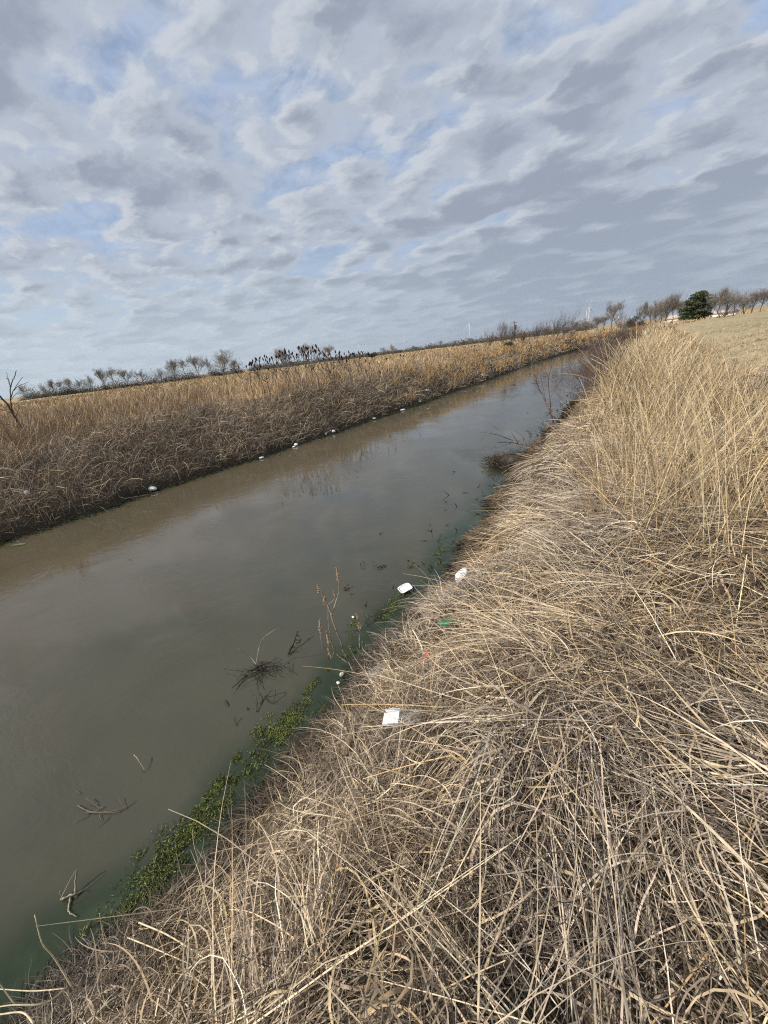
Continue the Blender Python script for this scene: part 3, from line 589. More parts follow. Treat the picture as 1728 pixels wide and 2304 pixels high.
# ------------------------------------------------------------------ houses
WALL = plain('cream_siding', (.60, .52, .45), .7, .3, .08, .6); ROOF = plain('pale_shingle', (.48, .40, .35), .8, .2, .15, 1.5); GLASSD = plain('dark_window', (.03, .035, .04), .1, .5, .1, 3); WHITEP = plain('white_panel', (.78, .77, .75), .5, .3, .05, 1)
def box_vq(x0, x1, y0, y1, z0, z1):
    v = np.array([(x, y, z) for z in (z0, z1) for (x, y) in ((x0, y0), (x1, y0), (x1, y1), (x0, y1))], float)
    return v, np.array([(0, 3, 2, 1), (4, 5, 6, 7), (0, 1, 5, 4), (1, 2, 6, 5), (2, 3, 7, 6), (3, 0, 4, 7)])
def house(px, py, D, w, d, h, rh, label, wallm=WALL, roofm=ROOF, rz=None):
    p = at_dist(px, py, D); p[2] -= h + rh; e = empty('house', p, label, 'house', 'low houses behind the pine', YAW + (rz or 0))
    v, q = box_vq(-w / 2, w / 2, -d / 2, d / 2, -.5, h); mesh_obj('wall', v, q, wallm, e, smooth=False)
    o = .35; rv = np.array([(-w / 2 - o, -d / 2 - o, h + .01), (w / 2 + o, -d / 2 - o, h + .01), (w / 2 + o, d / 2 + o, h + .01), (-w / 2 - o, d / 2 + o, h + .01), (-w / 2 - o, 0, h + rh), (w / 2 + o, 0, h + rh)])
    mesh_obj('roof', rv, np.array([(0, 1, 5, 4), (2, 3, 4, 5), (0, 3, 2, 1)]), roofm, e, smooth=False, Ft=np.array([(0, 4, 3), (1, 2, 5)]))
    for k in range(int(w // 3.2)):
        x = -w / 2 + 1.8 + k * 3.2
        v, q = box_vq(x, x + 1.0, -d / 2 - .06, -d / 2 + .02, .9, 2.0); mesh_obj('window', v, q, GLASSD, e, smooth=False)
    v, q = box_vq(w / 2 - 1.5, w / 2 - .6, -d / 2 - .05, -d / 2 + .02, -.05, 2.0); mesh_obj('door', v, q, WHITEP, e, smooth=False)
    return e
house(1550, 705, 210, 14, 8, 2.4, 1.3, 'low cream house seen under the branches left of the pine trunk')
house(1592, 703, 225, 17, 8, 2.5, 1.5, 'longer pale house just right of the pine trunk', plain('pale_siding', (.58, .51, .46), .7, .3, .08, .6), rz=.15)
house(1630, 697, 190, 6, 5, 2.0, .9, 'small white shed beneath the many stemmed tree', WHITEP, ROOF, rz=-.2)
# dirt mound
mp_ = ground_at(1676, 700, 92); mh = .75
uu, vv = np.meshgrid(np.linspace(-1, 1, 41), np.linspace(-1, 1, 41)); rr = np.hypot(uu, vv)
zz = (1 - sm(0, 1, rr)) * mh * (1 + .5 * (fbm(uu * 3 + 8, vv * 3, 3) - .5)) - .05
PV = mp_ + ex * (uu * 4.5)[..., None] + ey * (vv * 3)[..., None]; PV[..., 2] = terrain(PV[..., 0], PV[..., 1]) + zz
i4 = np.arange(41 * 41).reshape(41, 41); mq = np.stack([i4[:-1, :-1], i4[:-1, 1:], i4[1:, 1:], i4[1:, :-1]], -1).reshape(-1, 4)
tag(mesh_obj('dirt_mound', PV.reshape(-1, 3), mq, plain('bare_dirt', (.34, .285, .21), .95, .1, .25, 1.5)), kind='structure')

# ------------------------------------------------------------------ wind turbines
def turbine(px, py, H, ang, label, yaw=0):
    d = ray(px, py); el = d[2] / math.hypot(d[0], d[1]); D = min((H + 2 - 3) / max(el, .008), 4200); p = ground_at(px, py, D); Ht = at_dist(px, py, D)[2] - p[2]
    az = math.atan2(p[1], p[0]) - math.pi / 2 + yaw
    e = empty('wind_turbine', p, label, 'wind turbine', 'wind turbines on the horizon', az)
    t = Tubes(); t.add([(0, 0, -2), (0, 0, Ht * .5), (0, 0, Ht - 1.6)], np.array([2.1, 1.7, 1.2]), 12); t.build('tower', TURB, e)
    t = Tubes(); t.add([(0, -3.6, Ht), (0, -3, Ht), (0, 5.5, Ht), (0, 6.2, Ht)], np.array([1.2, 1.9, 1.9, 1.2]), 8); t.build('nacelle', TURB, e)
    t = Tubes(); t.add([(0, -6, Ht), (0, -5.4, Ht), (0, -4.4, Ht), (0, -3.65, Ht)], np.array([.3, 1.2, 1.6, 1.5]), 10); t.build('hub', TURB, e)
    for k in range(3):
        a = R(ang + 120 * k); ax = np.array([math.sin(a), 0, math.cos(a)]); sd = np.array([math.cos(a), 0, -math.sin(a)]); c0 = np.array([0, -4.7, Ht]); V = []
        for s, w, th in ((1.2, 1.4, 1.2), (5, 2.2, 1.0), (11, 3.4, .7), (25, 2.4, .45), (40, 1.3, .25), (46, .5, .12)):
            c = c0 + ax * s
            V += [c - sd * w * .35, c + np.array([0, th * .5, 0]), c + sd * w * .65, c - np.array([0, th * .5, 0])]
        Qb = [(4 * i + j, 4 * i + (j + 1) % 4, 4 * i + 4 + (j + 1) % 4, 4 * i + 4 + j) for i in range(5) for j in range(4)] + [(3, 2, 1, 0), (20, 21, 22, 23)]
        mesh_obj('blade', V, np.array(Qb), TURB, e)
    return e
turbine(1326, 693, 85, 12, 'tallest white wind turbine left of the wind bent bare tree', .9)
turbine(1320, 699, 85, 25, 'slim turbine just behind the tallest one', 1.1)
turbine(1310, 714, 85, 5, 'farthest faint turbine left of the tallest pair', .8)
turbine(1056, 729, 85, -6, 'lone pale turbine left of the utility pole', .35)
turbine(911, 766, 85, -3, 'faint turbine above the middle of the tree line', .3)
turbine(883, 771, 85, 45, 'faint low turbine right of the sumac clump', .1)
turbine(808, 775, 85, -22, 'turbine with spread blades rising behind the right end of the sumac clump', .1)

# ------------------------------------------------------------------ poles
POLEW = plain('weathered_pole', (.13, .11, .09), .9, .1, .2, 6); DARKM = plain('dark_metal', (.05, .05, .055), .5, .4, .1, 6)
p = ground_at(1157, 770, 75); H = height_px(1157, 722, 75)
e = empty('utility_pole', p, 'wooden utility pole with a dark transformer above the far bank scrub', 'pole')
t = Tubes(); t.add([(0, 0, -.3), (0, 0, H * .5), (0, 0, H)], np.array([.09, .08, .065]), 8); t.build('post', POLEW, e)
t = Tubes(); t.add([(-.5, 0, H - .25), (.5, 0, H - .25)], .04, 5); t.build('crossarm', POLEW, e, None)
t = Tubes(); t.add([(.2, 0, H - 1.35), (.2, 0, H - 1.3), (.2, 0, H - .65), (.2, 0, H - .6)], np.array([.12, .16, .16, .12]), 10); t.build('transformer', DARKM, e)
for (x, yt, D, lab, mm) in [(1395, 722, 120, 'short pale post left of the blossoming tree', PALETWIG), (1392, 702, 160, 'thin white pole right of the wind bent tree', TURB)]:
    p = ground_at(x, yt + 12, D); H = height_px(x, yt, D); t = Tubes(); t.add([(0, 0, -.3), (0, 0, H * .9), (0, 0, H)], np.array([.13, .12, .08]), 8)
    o = t.build('post', mm); o.location = [float(v) for v in p]; tag(o, lab, 'post')

# ------------------------------------------------------------------ sumac clump with dark seed heads
def sumac(px, ytop, ybase, D, heads, label, lean=0.0, seed=0):
    rs = np.random.default_rng(seed); p = ground_at(px, ybase, D); H = max(1.2, height_px(px, ytop, D)) - .15
    e = empty('sumac_shrub', p, label, 'shrub', 'sumac shrubs with dark seed heads on the far bank')
    t = Tubes(); tips = []
    main = curve([(0, 0, -.1), (rs.normal(0, .06), rs.normal(0, .06), H * .4), (rs.normal(0, .15) + lean * .5, rs.normal(0, .1), H * .72)], 8); t.add(main, np.linspace(.022, .014, 8), 5)
    for k in range(heads):
        st = main[rs.integers(4, 8)]; tip = st + np.array([rs.normal(0, .32), rs.normal(0, .32), 0]); tip[2] = H * rs.uniform(.82, 1.0) if k else H
        midp = (st + tip) / 2 + [(tip[0] - st[0]) * .25, (tip[1] - st[1]) * .25, -.05]; t.add(curve([st, midp, tip], 6), np.linspace(.012, .008, 6), 4); tips.append(tip)
    t.build('stems', TWIG, e)
    for tip in tips:
        h = rs.uniform(.11, .18); tl = rs.normal(0, .25, 2); q = Tubes(); q.add([tip + np.array([tl[0] * h * f, tl[1] * h * f, h * f - .03]) for f in (0, .12, .35, .6, .85, 1)], np.array([.012, .034, .045, .038, .022, .006]) * rs.uniform(.65, .95), 7); q.build('seed_head', CONE, e)
    return e
xs_ = [566, 584, 590, 604, 615, 628, 640, 650, 657, 668, 676, 687, 694, 703, 712, 722, 735, 744, 754, 765, 776, 788, 797, 806, 812]
yt_ = [812, 806, 800, 806, 795, 800, 788, 792, 782, 790, 778, 786, 774, 778, 776, 780, 788, 790, 787, 800, 792, 796, 788, 785, 787]
for k, (x, y) in enumerate(zip(xs_, yt_)):
    D = 21.5 + 2.5 * math.sin(k * 1.7) + (k * .12)
    w = 'leftmost sumac stem of the clump, low and apart' if k == 0 else 'rightmost sumac of the clump, under the spread turbine' if k == 24 else 'sumac with dark cone heads, %s from the left in the clump' % ['', 'second', 'third', 'fourth', 'fifth', 'sixth', 'seventh', 'eighth', 'ninth', 'tenth', 'eleventh', 'twelfth', 'thirteenth', 'fourteenth', 'fifteenth', 'sixteenth', 'seventeenth', 'eighteenth', 'nineteenth', 'twentieth', 'twenty first', 'twenty second', 'twenty third', 'twenty fourth'][k]
    sumac(x, y, y + 60, D, int(3 + (k * 7) % 4 + (3 if 6 < k < 16 else 1)), w, seed=k)
for k, (x, y, D, hd, lab) in enumerate([(826, 815, 25, 2, 'short sumac just right of the clump in front of the field'), (855, 808, 26, 2, 'sumac with two heads standing alone against the pale field'), (866, 833, 22, 2, 'shortest lone sumac half sunk in the brown scrub'), (893, 812, 27, 2, 'lone sumac right of the two headed one'), (917, 811, 28, 1, 'single headed sumac farthest right of the clump'), (1068, 778, 40, 5, 'distant small sumac farther along the far bank')]):
    sumac(x, y, y + 40, D, hd, lab, seed=50 + k)

# ------------------------------------------------------------------ shrubs and saplings
def shrub(name, p, H, spread, nst, m, label, cat='shrub', group=None, seed=0, lev=2, wind=None, r=.012, kids=(4, 8), rmin=0.):
    rs = np.random.default_rng(seed); e = empty(name, p, label, cat, group); st = Tubes(); tw = Tubes()
    for k in range(nst):
        az = rs.uniform(0, 6.28); a = abs(rs.normal(0, spread)); d = np.array([math.cos(az) * math.sin(a), math.sin(az) * math.sin(a), math.cos(a)])
        grow(st, np.array([rs.normal(0, .08) * H, rs.normal(0, .08) * H, -.05]), d, H * rs.uniform(.6, 1.0), r, 0, lev, rs, .08, .5, kids, .1, tw, wind, rmin)
    st.build('stems', m, e); tw.build('twigs', m, e); return e
SG = 'leafless thicket shrubs on the far bank crest'
for k, (x, yt, D, H2, m, lab) in enumerate([(1130, 742, 58, 1, TWIG, 'twiggy grey shrub left of the utility pole'), (1150, 746, 60, 1, TWIG, 'twiggy shrub at the foot of the utility pole'), (1172, 752, 62, 1, REDTWIG, 'lower reddish shrub right of the utility pole'), (1205, 740, 64, 1, TWIG, 'upright reddish brown shrub midway along the thicket'), (1228, 734, 66, 1, REDTWIG, 'tall many stemmed shrub left of the leaning stems'), (1250, 730, 67, 1, TWIG, 'dense brown shrub at the base of the leaning stems'), (1268, 725, 69, 1, TWIG, 'tallest shrub with stems leaning far right above the canal end'), (1100, 757, 56, 1, REDTWIG, 'low reddish shrub leftmost in the thicket')]):
    p = ground_at(x, yt + 30, D); H = max(1.2, height_px(x, yt, D))
    shrub('thicket_shrub', p, H, .45, 11, m, lab, 'shrub', SG, 70 + k, rmin=.008, wind=ex * (.09 if k == 6 else .02))
# waterside shrubs on the right edge
WG = 'leafless shrubs along the right waterline'
for k, (x, y, h, lab) in enumerate([(1322, 918, 62, 'nearest reddish twiggy shrub spilling over the right waterline'), (1346, 893, 60, 'second reddish shrub behind the nearest at the right waterline'), (1322, 868, 40, 'low grey brown shrub standing farthest out in the water'), (1362, 853, 52, 'dense shrub where the water meets the tall grass'), (1372, 822, 45, 'brown shrub near the canal end beside the tall grass'), (1392, 795, 38, 'dark shrub at the canal bend'), (1408, 782, 42, 'tallest dark shrub behind the tall grass at the canal bend')]):
    p = onz(x, y, .0); p[2] = max(float(terrain(p[0], p[1])), -.03); D = math.hypot(p[0], p[1]); H = h * D / F * .85
    shrub('waterside_shrub', p, H, .8, 26 if k < 4 else 13, REDTWIG if k % 2 == 0 else TWIG, lab, 'shrub', WG, 90 + k, r=.006 + .0001 * D, rmin=.00015 * D, lev=3, kids=(3, 5))

def drawn(name, base, lines, m, label, cat, rad=.01, plane=True, depth=.0, part='stem'):
    """plant or branch laid out along its own stems: lines = [(points, radius factor)]"""
    e = empty(name, base, label, cat); t = Tubes()
    for pts, rf in lines:
        W = []
        for k, q in enumerate(pts):
            if plane: W.append(on_plane(q[0], q[1], base, depth * math.sin(3.1 * k + q[0])))
            else: W.append(onz(q[0], q[1], q[2] if len(q) > 2 else .012))
        c = curve(W, max(6, 4 * len(W))); n = len(c); c[1:] += rng.normal(0, rad * rf * .3, (n - 1, 3)); t.add(c, np.linspace(rad * rf, rad * rf * .45, n), 5)
    t.build(part, m, e, origin=base); return e
z7 = lambda x, y, *z: (450 + x * .4219, 1230 + y * .4219, *z)
z8 = lambda x, y, *z: (x * .422, 1700 + y * .422, *z)
za = lambda x, y: (x * .211, 800 + y * .211)
zb = lambda x, y: (1050 + x * .2411, 680 + y * .2411)
# bare sapling at far left
b0 = on_ground(82, 990)
drawn('bare_sapling', b0, [([za(400, 930), za(260, 790), za(150, 640), za(60, 500), za(-60, 380), za(-160, 300)], 2.4), ([za(150, 640), za(120, 520), za(112, 330), za(150, 240), za(178, 160)], 1.2), ([za(112, 330), za(80, 250), za(60, 240)], .7), ([za(112, 340), za(95, 270), za(68, 180)], .7), ([za(118, 450), za(150, 360), za(240, 230)], .8), ([za(150, 370), za(190, 330), za(310, 280)], .7), ([za(215, 770), za(120, 740), za(0, 725), za(-90, 690)], 1.1), ([za(110, 610), za(30, 580), za(-80, 560)], .9), ([za(60, 500), za(20, 470), za(-40, 480)], .7), ([za(170, 650), za(190, 590), za(215, 545)], .6), ([za(120, 470), za(170, 410), za(220, 400)], .5)], BARK, 'bare forked sapling leaning left on the far bank at the left edge', 'tree', .017, depth=.15)
b0 = on_ground(162, 1012)
drawn('bare_sapling', b0, [([za(775, 1010), za(745, 890), za(760, 740), za(770, 650), za(800, 560), za(815, 520)], 1.2), ([za(768, 650), za(680, 625), za(570, 575)], .7), ([za(770, 645), za(830, 630), za(920, 605)], .7)], REDTWIG, 'small dark sapling with a three way fork on the far bank', 'tree', .014, depth=.1)
# sapling at the right waterline
b0 = onz(1252, 972, 0.0)
drawn('bare_sapling', b0, [([zb(840, 1210), zb(790, 1060), zb(750, 960), zb(700, 850), zb(655, 760), zb(640, 690), zb(575, 640)], 1.5), ([zb(785, 1040), zb(775, 900), zb(762, 780), zb(765, 690), zb(800, 560)], 1.1), ([zb(700, 850), zb(650, 790), zb(628, 690), zb(620, 620)], .6), ([zb(775, 900), zb(830, 800), zb(905, 690), zb(960, 600)], .8), ([zb(740, 940), zb(715, 800), zb(690, 700), zb(685, 640)], .6), ([zb(830, 800), zb(840, 740), zb(830, 660)], .4), ([zb(655, 760), zb(600, 755), zb(540, 750)], .4), ([zb(765, 690), zb(735, 640), zb(730, 580)], .4), ([zb(905, 690), zb(940, 670), zb(1000, 660)], .4)], REDTWIG, 'slender bare sapling rising from the water beside the right bank', 'tree', .017, depth=.12)
b0 = onz(1200, 1012, 0.02)
drawn('fallen_branch', b0, [([zb(700, 1370), zb(560, 1330), zb(420, 1310), zb(260, 1305)], 1.5), ([zb(560, 1330), zb(430, 1290), zb(300, 1240), zb(170, 1190)], .8), ([zb(420, 1310), zb(330, 1340), zb(260, 1380)], .6), ([zb(480, 1310), zb(420, 1220), zb(400, 1140)], .5), ([zb(300, 1240), zb(200, 1220), zb(110, 1210)], .5), ([zb(200, 1200), zb(160, 1250), zb(130, 1300)], .4), ([zb(560, 1330), zb(520, 1250), zb(430, 1190)], .5), ([zb(600, 1340), zb(590, 1250), zb(570, 1200)], .4), ([zb(380, 1270), zb(300, 1190), zb(230, 1150)], .4)], REDTWIG, 'fallen leafless branch reaching over the water from the right bank', 'branch', .017, depth=.25)
# weed with feathery seed heads
b0 = onz(798, 1512, .05)
weed = drawn('dry_weed', b0, [([z7(835, 690), z7(780, 590), z7(735, 470), z7(700, 370), z7(680, 310), z7(640, 220)], 1.1), ([z7(700, 370), z7(722, 300), z7(740, 240), z7(735, 150)], .8), ([z7(790, 625), z7(720, 560), z7(690, 440), z7(680, 310)], .7), ([z7(690, 600), z7(650, 520), z7(640, 440), z7(640, 380)], .5), ([z7(850, 540), z7(850, 450), z7(840, 370)], .6), ([z7(830, 640), z7(852, 560), z7(850, 500)], .6), ([z7(700, 600), z7(685, 540), z7(690, 470)], .5), ([z7(715, 560), z7(700, 600), z7(690, 590)], .5), ([z7(680, 310), z7(715, 280), z7(715, 235)], .4)], PALETWIG, 'tall dry weed with feathery tan seed heads at the near waterline', 'weed', .0085, depth=.06)
def plume(c, L, wd, axis, n, parent):
    T = Tubes(); axis = np.array(axis, float); axis /= np.linalg.norm(axis)
    for k in range(n):
        t = rng.random(); p0 = c + axis * (t - .5) * L; r = wd * (1 - .75 * t) * rng.uniform(.4, 1); a = rng.normal(size=3); a /= np.linalg.norm(a); p1 = p0 + a * r + axis * r * .6
        T.add([p0, (p0 + p1) / 2, p1], np.array([.0014, .0034, .0014]), 3)
    return T.build('seed_head', SEED, parent, origin=b0)
for (x, y, L, w, n) in [(735, 150, .14, .03, 160), (665, 285, .11, .035, 150), (640, 425, .13, .028, 130), (685, 490, .15, .035, 170), (845, 400, .17, .032, 190), (632, 225, .10, .025, 70), (686, 560, .08, .02, 60), (715, 255, .07, .015, 40)]:
    plume(on_plane(*z7(x, y), b0), L, w, (rng.normal(0, .15), rng.normal(0, .15), 1), n, weed)
# twig pile with an arching stem
b0 = onz(*z7(330, 665), .02)
pile = drawn('twig_pile', b0, [([z7(300, 620), z7(315, 540), z7(345, 480), z7(425, 435), z7(440, 465)], .8), ([z7(300, 630), z7(270, 590), z7(205, 545)], .8)], PALETWIG, 'clump of dark twigs with one arching dry stem in the shallows', 'branch', .005, depth=.05, part='dry_stem')
t = Tubes()
for pts in [[(170, 755), (240, 690), (300, 650), (400, 630), (480, 665), (495, 685)], [(200, 745), (280, 690), (340, 660)], [(300, 700), (305, 755)], [(220, 700), (300, 665), (390, 690)], [(300, 640), (360, 625), (440, 640)], [(260, 690), (330, 650), (420, 660)], [(470, 620), (480, 660)], [(240, 670), (320, 640), (380, 610), (420, 590)], [(280, 700), (350, 670), (430, 690)], [(320, 690), (300, 730)], [(130, 650), (200, 655), (230, 660)]]:
    c = curve([onz(*z7(*q), .005 + .05 * rng.random()) for q in pts], 12); t.add(c + rng.normal(0, .004, c.shape), np.linspace(.0048, .0025, 12), 5)
for k in range(60):
    q = onz(*z7(rng.normal(330, 45), rng.normal(662, 14)), .01); a = rng.uniform(0, 6.28); L = rng.uniform(.05, .16); t.add([q, q + np.array([math.cos(a) * L * .5, math.sin(a) * L * .5, .04 * rng.random() + .02]), q + np.array([math.cos(a) * L, math.sin(a) * L, .0])], np.array([.0022, .002, .0015]), 3)
t.build('twigs', WETTWIG, pile, origin=b0)
def flat(name, lines, label, m=WETTWIG, rad=.006, cat='branch', z=.012):
    b = onz(lines[0][0][0][0], lines[0][0][0][1], z); return drawn(name, b, lines, m, label, cat, rad, plane=False, part='stick')
flat('dead_branch', [([z8(325, 765), z8(385, 742, .03), z8(410, 735)], 2), ([z8(400, 745), z8(404, 680, .05), z8(408, 608, .12)], 2.2), ([z8(380, 745), z8(368, 800), z8(370, 835), z8(410, 858)], 1.6), ([z8(325, 765, .03), z8(360, 690, .1), z8(405, 610, .13)], .9), ([z8(400, 752), z8(430, 725), z8(470, 700)], .7), ([z8(330, 750), z8(320, 730, .05), z8(322, 720, .07)], 1)], 'forked dead branch stub with one pale stem in the dark water', PALETWIG, .0035)
flat('floating_twigs', [([z8(415, 265), z8(480, 298), z8(570, 300), z8(650, 285), z8(720, 240)], 1.4), ([z8(460, 230, .04), z8(490, 245, .03), z8(520, 272), z8(555, 275)], 1.1), ([z8(480, 290), z8(455, 325), z8(400, 352)], .8), ([z8(530, 315), z8(540, 350)], .8), ([z8(580, 325), z8(515, 385)], .7), ([z8(630, 225, .03), z8(670, 290)], .7), ([z8(460, 300), z8(620, 303), z8(640, 295)], 1), ([z8(500, 300), z8(540, 280), z8(560, 270)], .9), ([z8(410, 190), z8(430, 205)], .8)], 'floating tangle of thin grey twigs left of the algae', TWIG, .0038)
flat('thin_stick', [([z8(715, -5, .1), z8(745, 35, .06), z8(775, 80)], 1)], 'single pale stick poking from open water', PALETWIG, .005)
flat('twig_loop', [([z7(345, 800), z7(365, 785, .05), z7(382, 764, .08), z7(402, 770, .08), z7(390, 830), z7(365, 825), z7(345, 800)], 1), ([z7(300, 880), z7(304, 825, .04), z7(285, 790, .06), z7(268, 765, .07)], .9), ([z7(320, 840), z7(345, 800)], .8)], 'black bent twig forming a loop above the water', WETTWIG, .006)
flat('leaning_stick', [([z7(470, 570), z7(495, 520, .06), z7(522, 450, .14)], 1.6), ([z7(518, 470, .1), z7(530, 480, .08)], 1)], 'dark leaning stick right of the twig clump', WETTWIG, .009)
flat('small_twig', [([z7(855, 100), z7(862, 85, .06), z7(878, 84, .05), z7(870, 112)], 1)], 'small black hooked twig in the water above the weed', WETTWIG, .006)
flat('small_twig', [([z7(918, 78, .07), z7(928, 90, .04), z7(930, 108)], 1)], 'tiny upright black twig between the hooked twig and the flat one', WETTWIG, .006)
flat('small_twig', [([z7(945, 112), z7(965, 104, .03), z7(992, 100)], 1.6), ([z7(960, 112), z7(985, 108)], 1)], 'flat dark twig floating right of the hooked twig', WETTWIG, .008)
flat('small_twig', [([z7(765, 225), z7(780, 210, .04), z7(790, 200, .06), z7(792, 226)], 1.3), ([z7(770, 230), z7(800, 222)], 1.2)], 'dark twig bent over beside the weed top', WETTWIG, .007)
flat('small_twig', [([z7(130, 820), z7(140, 835), z7(150, 850)], 1.4), ([z7(250, 860), z7(252, 870)], 1.2)], 'short dark twig left of the looped twig', WETTWIG, .006)
flat('small_twig', [([z7(185, 905, .05), z7(190, 940), z7(192, 955)], 1)], 'thin twig standing alone below the looped twig', WETTWIG, .005)
flat('sunken_stick', [([z7(1000, 350), z7(900, 380, .05), z7(860, 440), z7(760, 450)], .8), ([z7(870, 350, .06), z7(900, 420), z7(930, 440)], .8)], 'dark sticks crossing the algae beside the weed', WETTWIG, .006)
t = Tubes()
for k in range(210):
    y = rng.uniform(3.5, 30); x = float(edgeR(y)) - abs(rng.normal(.25, .5)) ; q = np.array([x, y, .0]); a = rng.uniform(0, 6.28); L = rng.uniform(.03, .12) * (1 + y / 30); hh = rng.uniform(-.01, .06)
    t.add([q, q + np.array([math.cos(a) * L * .5, math.sin(a) * L * .5, hh]), q + np.array([math.cos(a) * L, math.sin(a) * L, hh * rng.uniform(1.2, 2.2)])], np.array([.006, .005, .003]) * (1 + y / 25), 4)
o = t.build('emergent_stubble', WETTWIG); tag(o, 'scattered black dead stubble standing in the right shallows', 'plant debris', kind='stuff')

# ------------------------------------------------------------------ mud clump at mid distance
MUD = plain('wet_mud', (.045, .036, .024), .6, .4, .4, 9, bmp=.5)
uu, vv = np.meshgrid(np.linspace(-1, 1, 25), np.linspace(-1, 1, 25)); rr = np.hypot(uu, vv); c = onz(1160, 1046)
zz = (1 - sm(.1, 1, rr * (1 + .5 * (fbm(uu * 2 + 5, vv * 2 + 1, 2) - .5)))) * .22 * (1 + .8 * (fbm(uu * 4, vv * 4 + 9, 3) - .5)) - .04
i5 = np.arange(625).reshape(25, 25); PV = np.stack([c[0] - .1 + uu * .75 - vv * .2, c[1] + vv * .6, zz * 1.25], -1)
clump = tag(mesh_obj('mud_clump', PV.reshape(-1, 3), np.stack([i5[:-1, :-1], i5[:-1, 1:], i5[1:, 1:], i5[1:, :-1]], -1).reshape(-1, 4), MUD), 'dark muddy clump with dead stems jutting from the right bank into the water', 'mud clump')
g_ = Grass(); n = 1300; th = rng.uniform(0, 6.28, n); r_ = np.sqrt(rng.random(n)) * .62; P = np.c_[c[0] - .1 + r_ * np.cos(th), c[1] + r_ * np.sin(th), rng.uniform(.02, .14, n)]
g_.add(P, rng.uniform(0, 6.28, n), rng.uniform(-.2, 1.1, n), rng.uniform(.1, .38, n), .012, rng.uniform(1, 4, n), 0., 4, pal(n, [(.055, .043, .03), (.035, .03, .022), (.16, .125, .085), (.04, .045, .02)], [3, 3, .6, 1]), clamp=False)
o = mesh_obj('dead_stems', np.concatenate(g_.V), np.concatenate(g_.Q), STRAW, clump, tint=np.concatenate(g_.C), smooth=False)
# ------------------------------------------------------------------ litter
def lathe(prof, n=24):
    th = np.arange(n) * 2 * math.pi / n; V = np.concatenate([np.stack([r * np.cos(th), r * np.sin(th), np.full(n, z)], -1) for r, z in prof]); Qs = []
    for i in range(len(prof) - 1):
        for j in range(n): Qs.append((i * n + j, i * n + (j + 1) % n, (i + 1) * n + (j + 1) % n, (i + 1) * n + j))
    return V, np.array(Qs)
def put(o, p, rot, label, cat, group=None):
    o.location = [float(v) for v in p]; o.rotation_euler = rot; return tag(o, label, cat, group)
def tray(name, w, d, h, m, rim=.012):
    """shallow foam tray with rounded corners: outer wall, rim, sloped inner wall, floor"""
    def ring(sx, sy, z, n=28):
        th = np.arange(n) * 2 * math.pi / n; cx = np.sign(np.cos(th)) * np.abs(np.cos(th)) ** .45; cy = np.sign(np.sin(th)) * np.abs(np.sin(th)) ** .45; return np.stack([cx * sx, cy * sy, np.full(n, z)], -1)
    rs = [(.0004, .0004, 0.), (w * .38, d * .38, 0), (w * .42, d * .42, .004), (w * .5, d * .5, h), (w * .5 - rim * .3, d * .5 - rim * .3, h + .003), (w * .5 - rim, d * .5 - rim, h), (w * .40, d * .40, .012), (w * .36, d * .36, .008), (.0004, .0004, .008)]
    V = np.concatenate([ring(*r) for r in rs]); V[:, 2] += .012 * np.sin(V[:, 0] * 26 + 1) * np.abs(V[:, 1]) / d; Qs = [(i * 28 + j, i * 28 + (j + 1) % 28, (i + 1) * 28 + (j + 1) % 28, (i + 1) * 28 + j) for i in range(len(rs) - 1) for j in range(28)]
    return mesh_obj(name, V, np.array(Qs), m)
def lump(name, r, m, seed, sq=(1, .7, .5)):
    rs = np.random.default_rng(seed); V, Qs = lathe([(math.sin(a) * r + 1e-4, -math.cos(a) * r) for a in np.linspace(0, math.pi, 9)], 12); f = rs.normal(size=(3, 3)) * 1.4
    V = V * np.array(sq) * (1 + .22 * np.sin(V @ f.T / r).sum(1) / 3)[:, None]; V[:, 2] += r * sq[2] * .7; return mesh_obj(name, V, Qs, m)
put(tray('foam_tray', .185, .15, .026, FOAM), onz(912, 1326, .03), (.12, -.1, .95), 'white foam food tray at the water edge, the left of two white dishes', 'foam tray')
p = SPOT['plate'] + np.array([0, 0, .02]); put(tray('foam_plate', .17, .165, .02, FOAM), p, (.30, -.62, .2), 'round white foam plate lying in the straw behind straw stems', 'plate')
# folded carton
V = np.array([(-.09, -.055, 0), (.09, -.05, .005), (.085, .055, .012), (-.095, .05, .0), (-.09, -.055, .03), (.09, -.05, .035), (.085, .055, .04), (-.095, .05, .03)], float)
o = mesh_obj('carton', V, np.array([(0, 3, 2, 1), (4, 5, 6, 7), (0, 1, 5, 4), (1, 2, 6, 5), (2, 3, 7, 6), (3, 0, 4, 7)]), plain('white_card', (.80, .81, .84), .6, .3, .05, 30), smooth=False)
md = o.modifiers.new('b', 'BEVEL'); md.width = .004; md.segments = 2
o.scale = (.54, .54, .54)
v, q = box_vq(-.085, .085, .050, .056, .03, .075); fl = mesh_obj('flap', v, q, o.data.materials[0], o, smooth=False); fl.rotation_euler = (-.5, 0, 0)
p = SPOT['carton']; put(o, p, (.30, -.38, .12), 'flattened white carton lying on the straw of the near bank', 'carton')
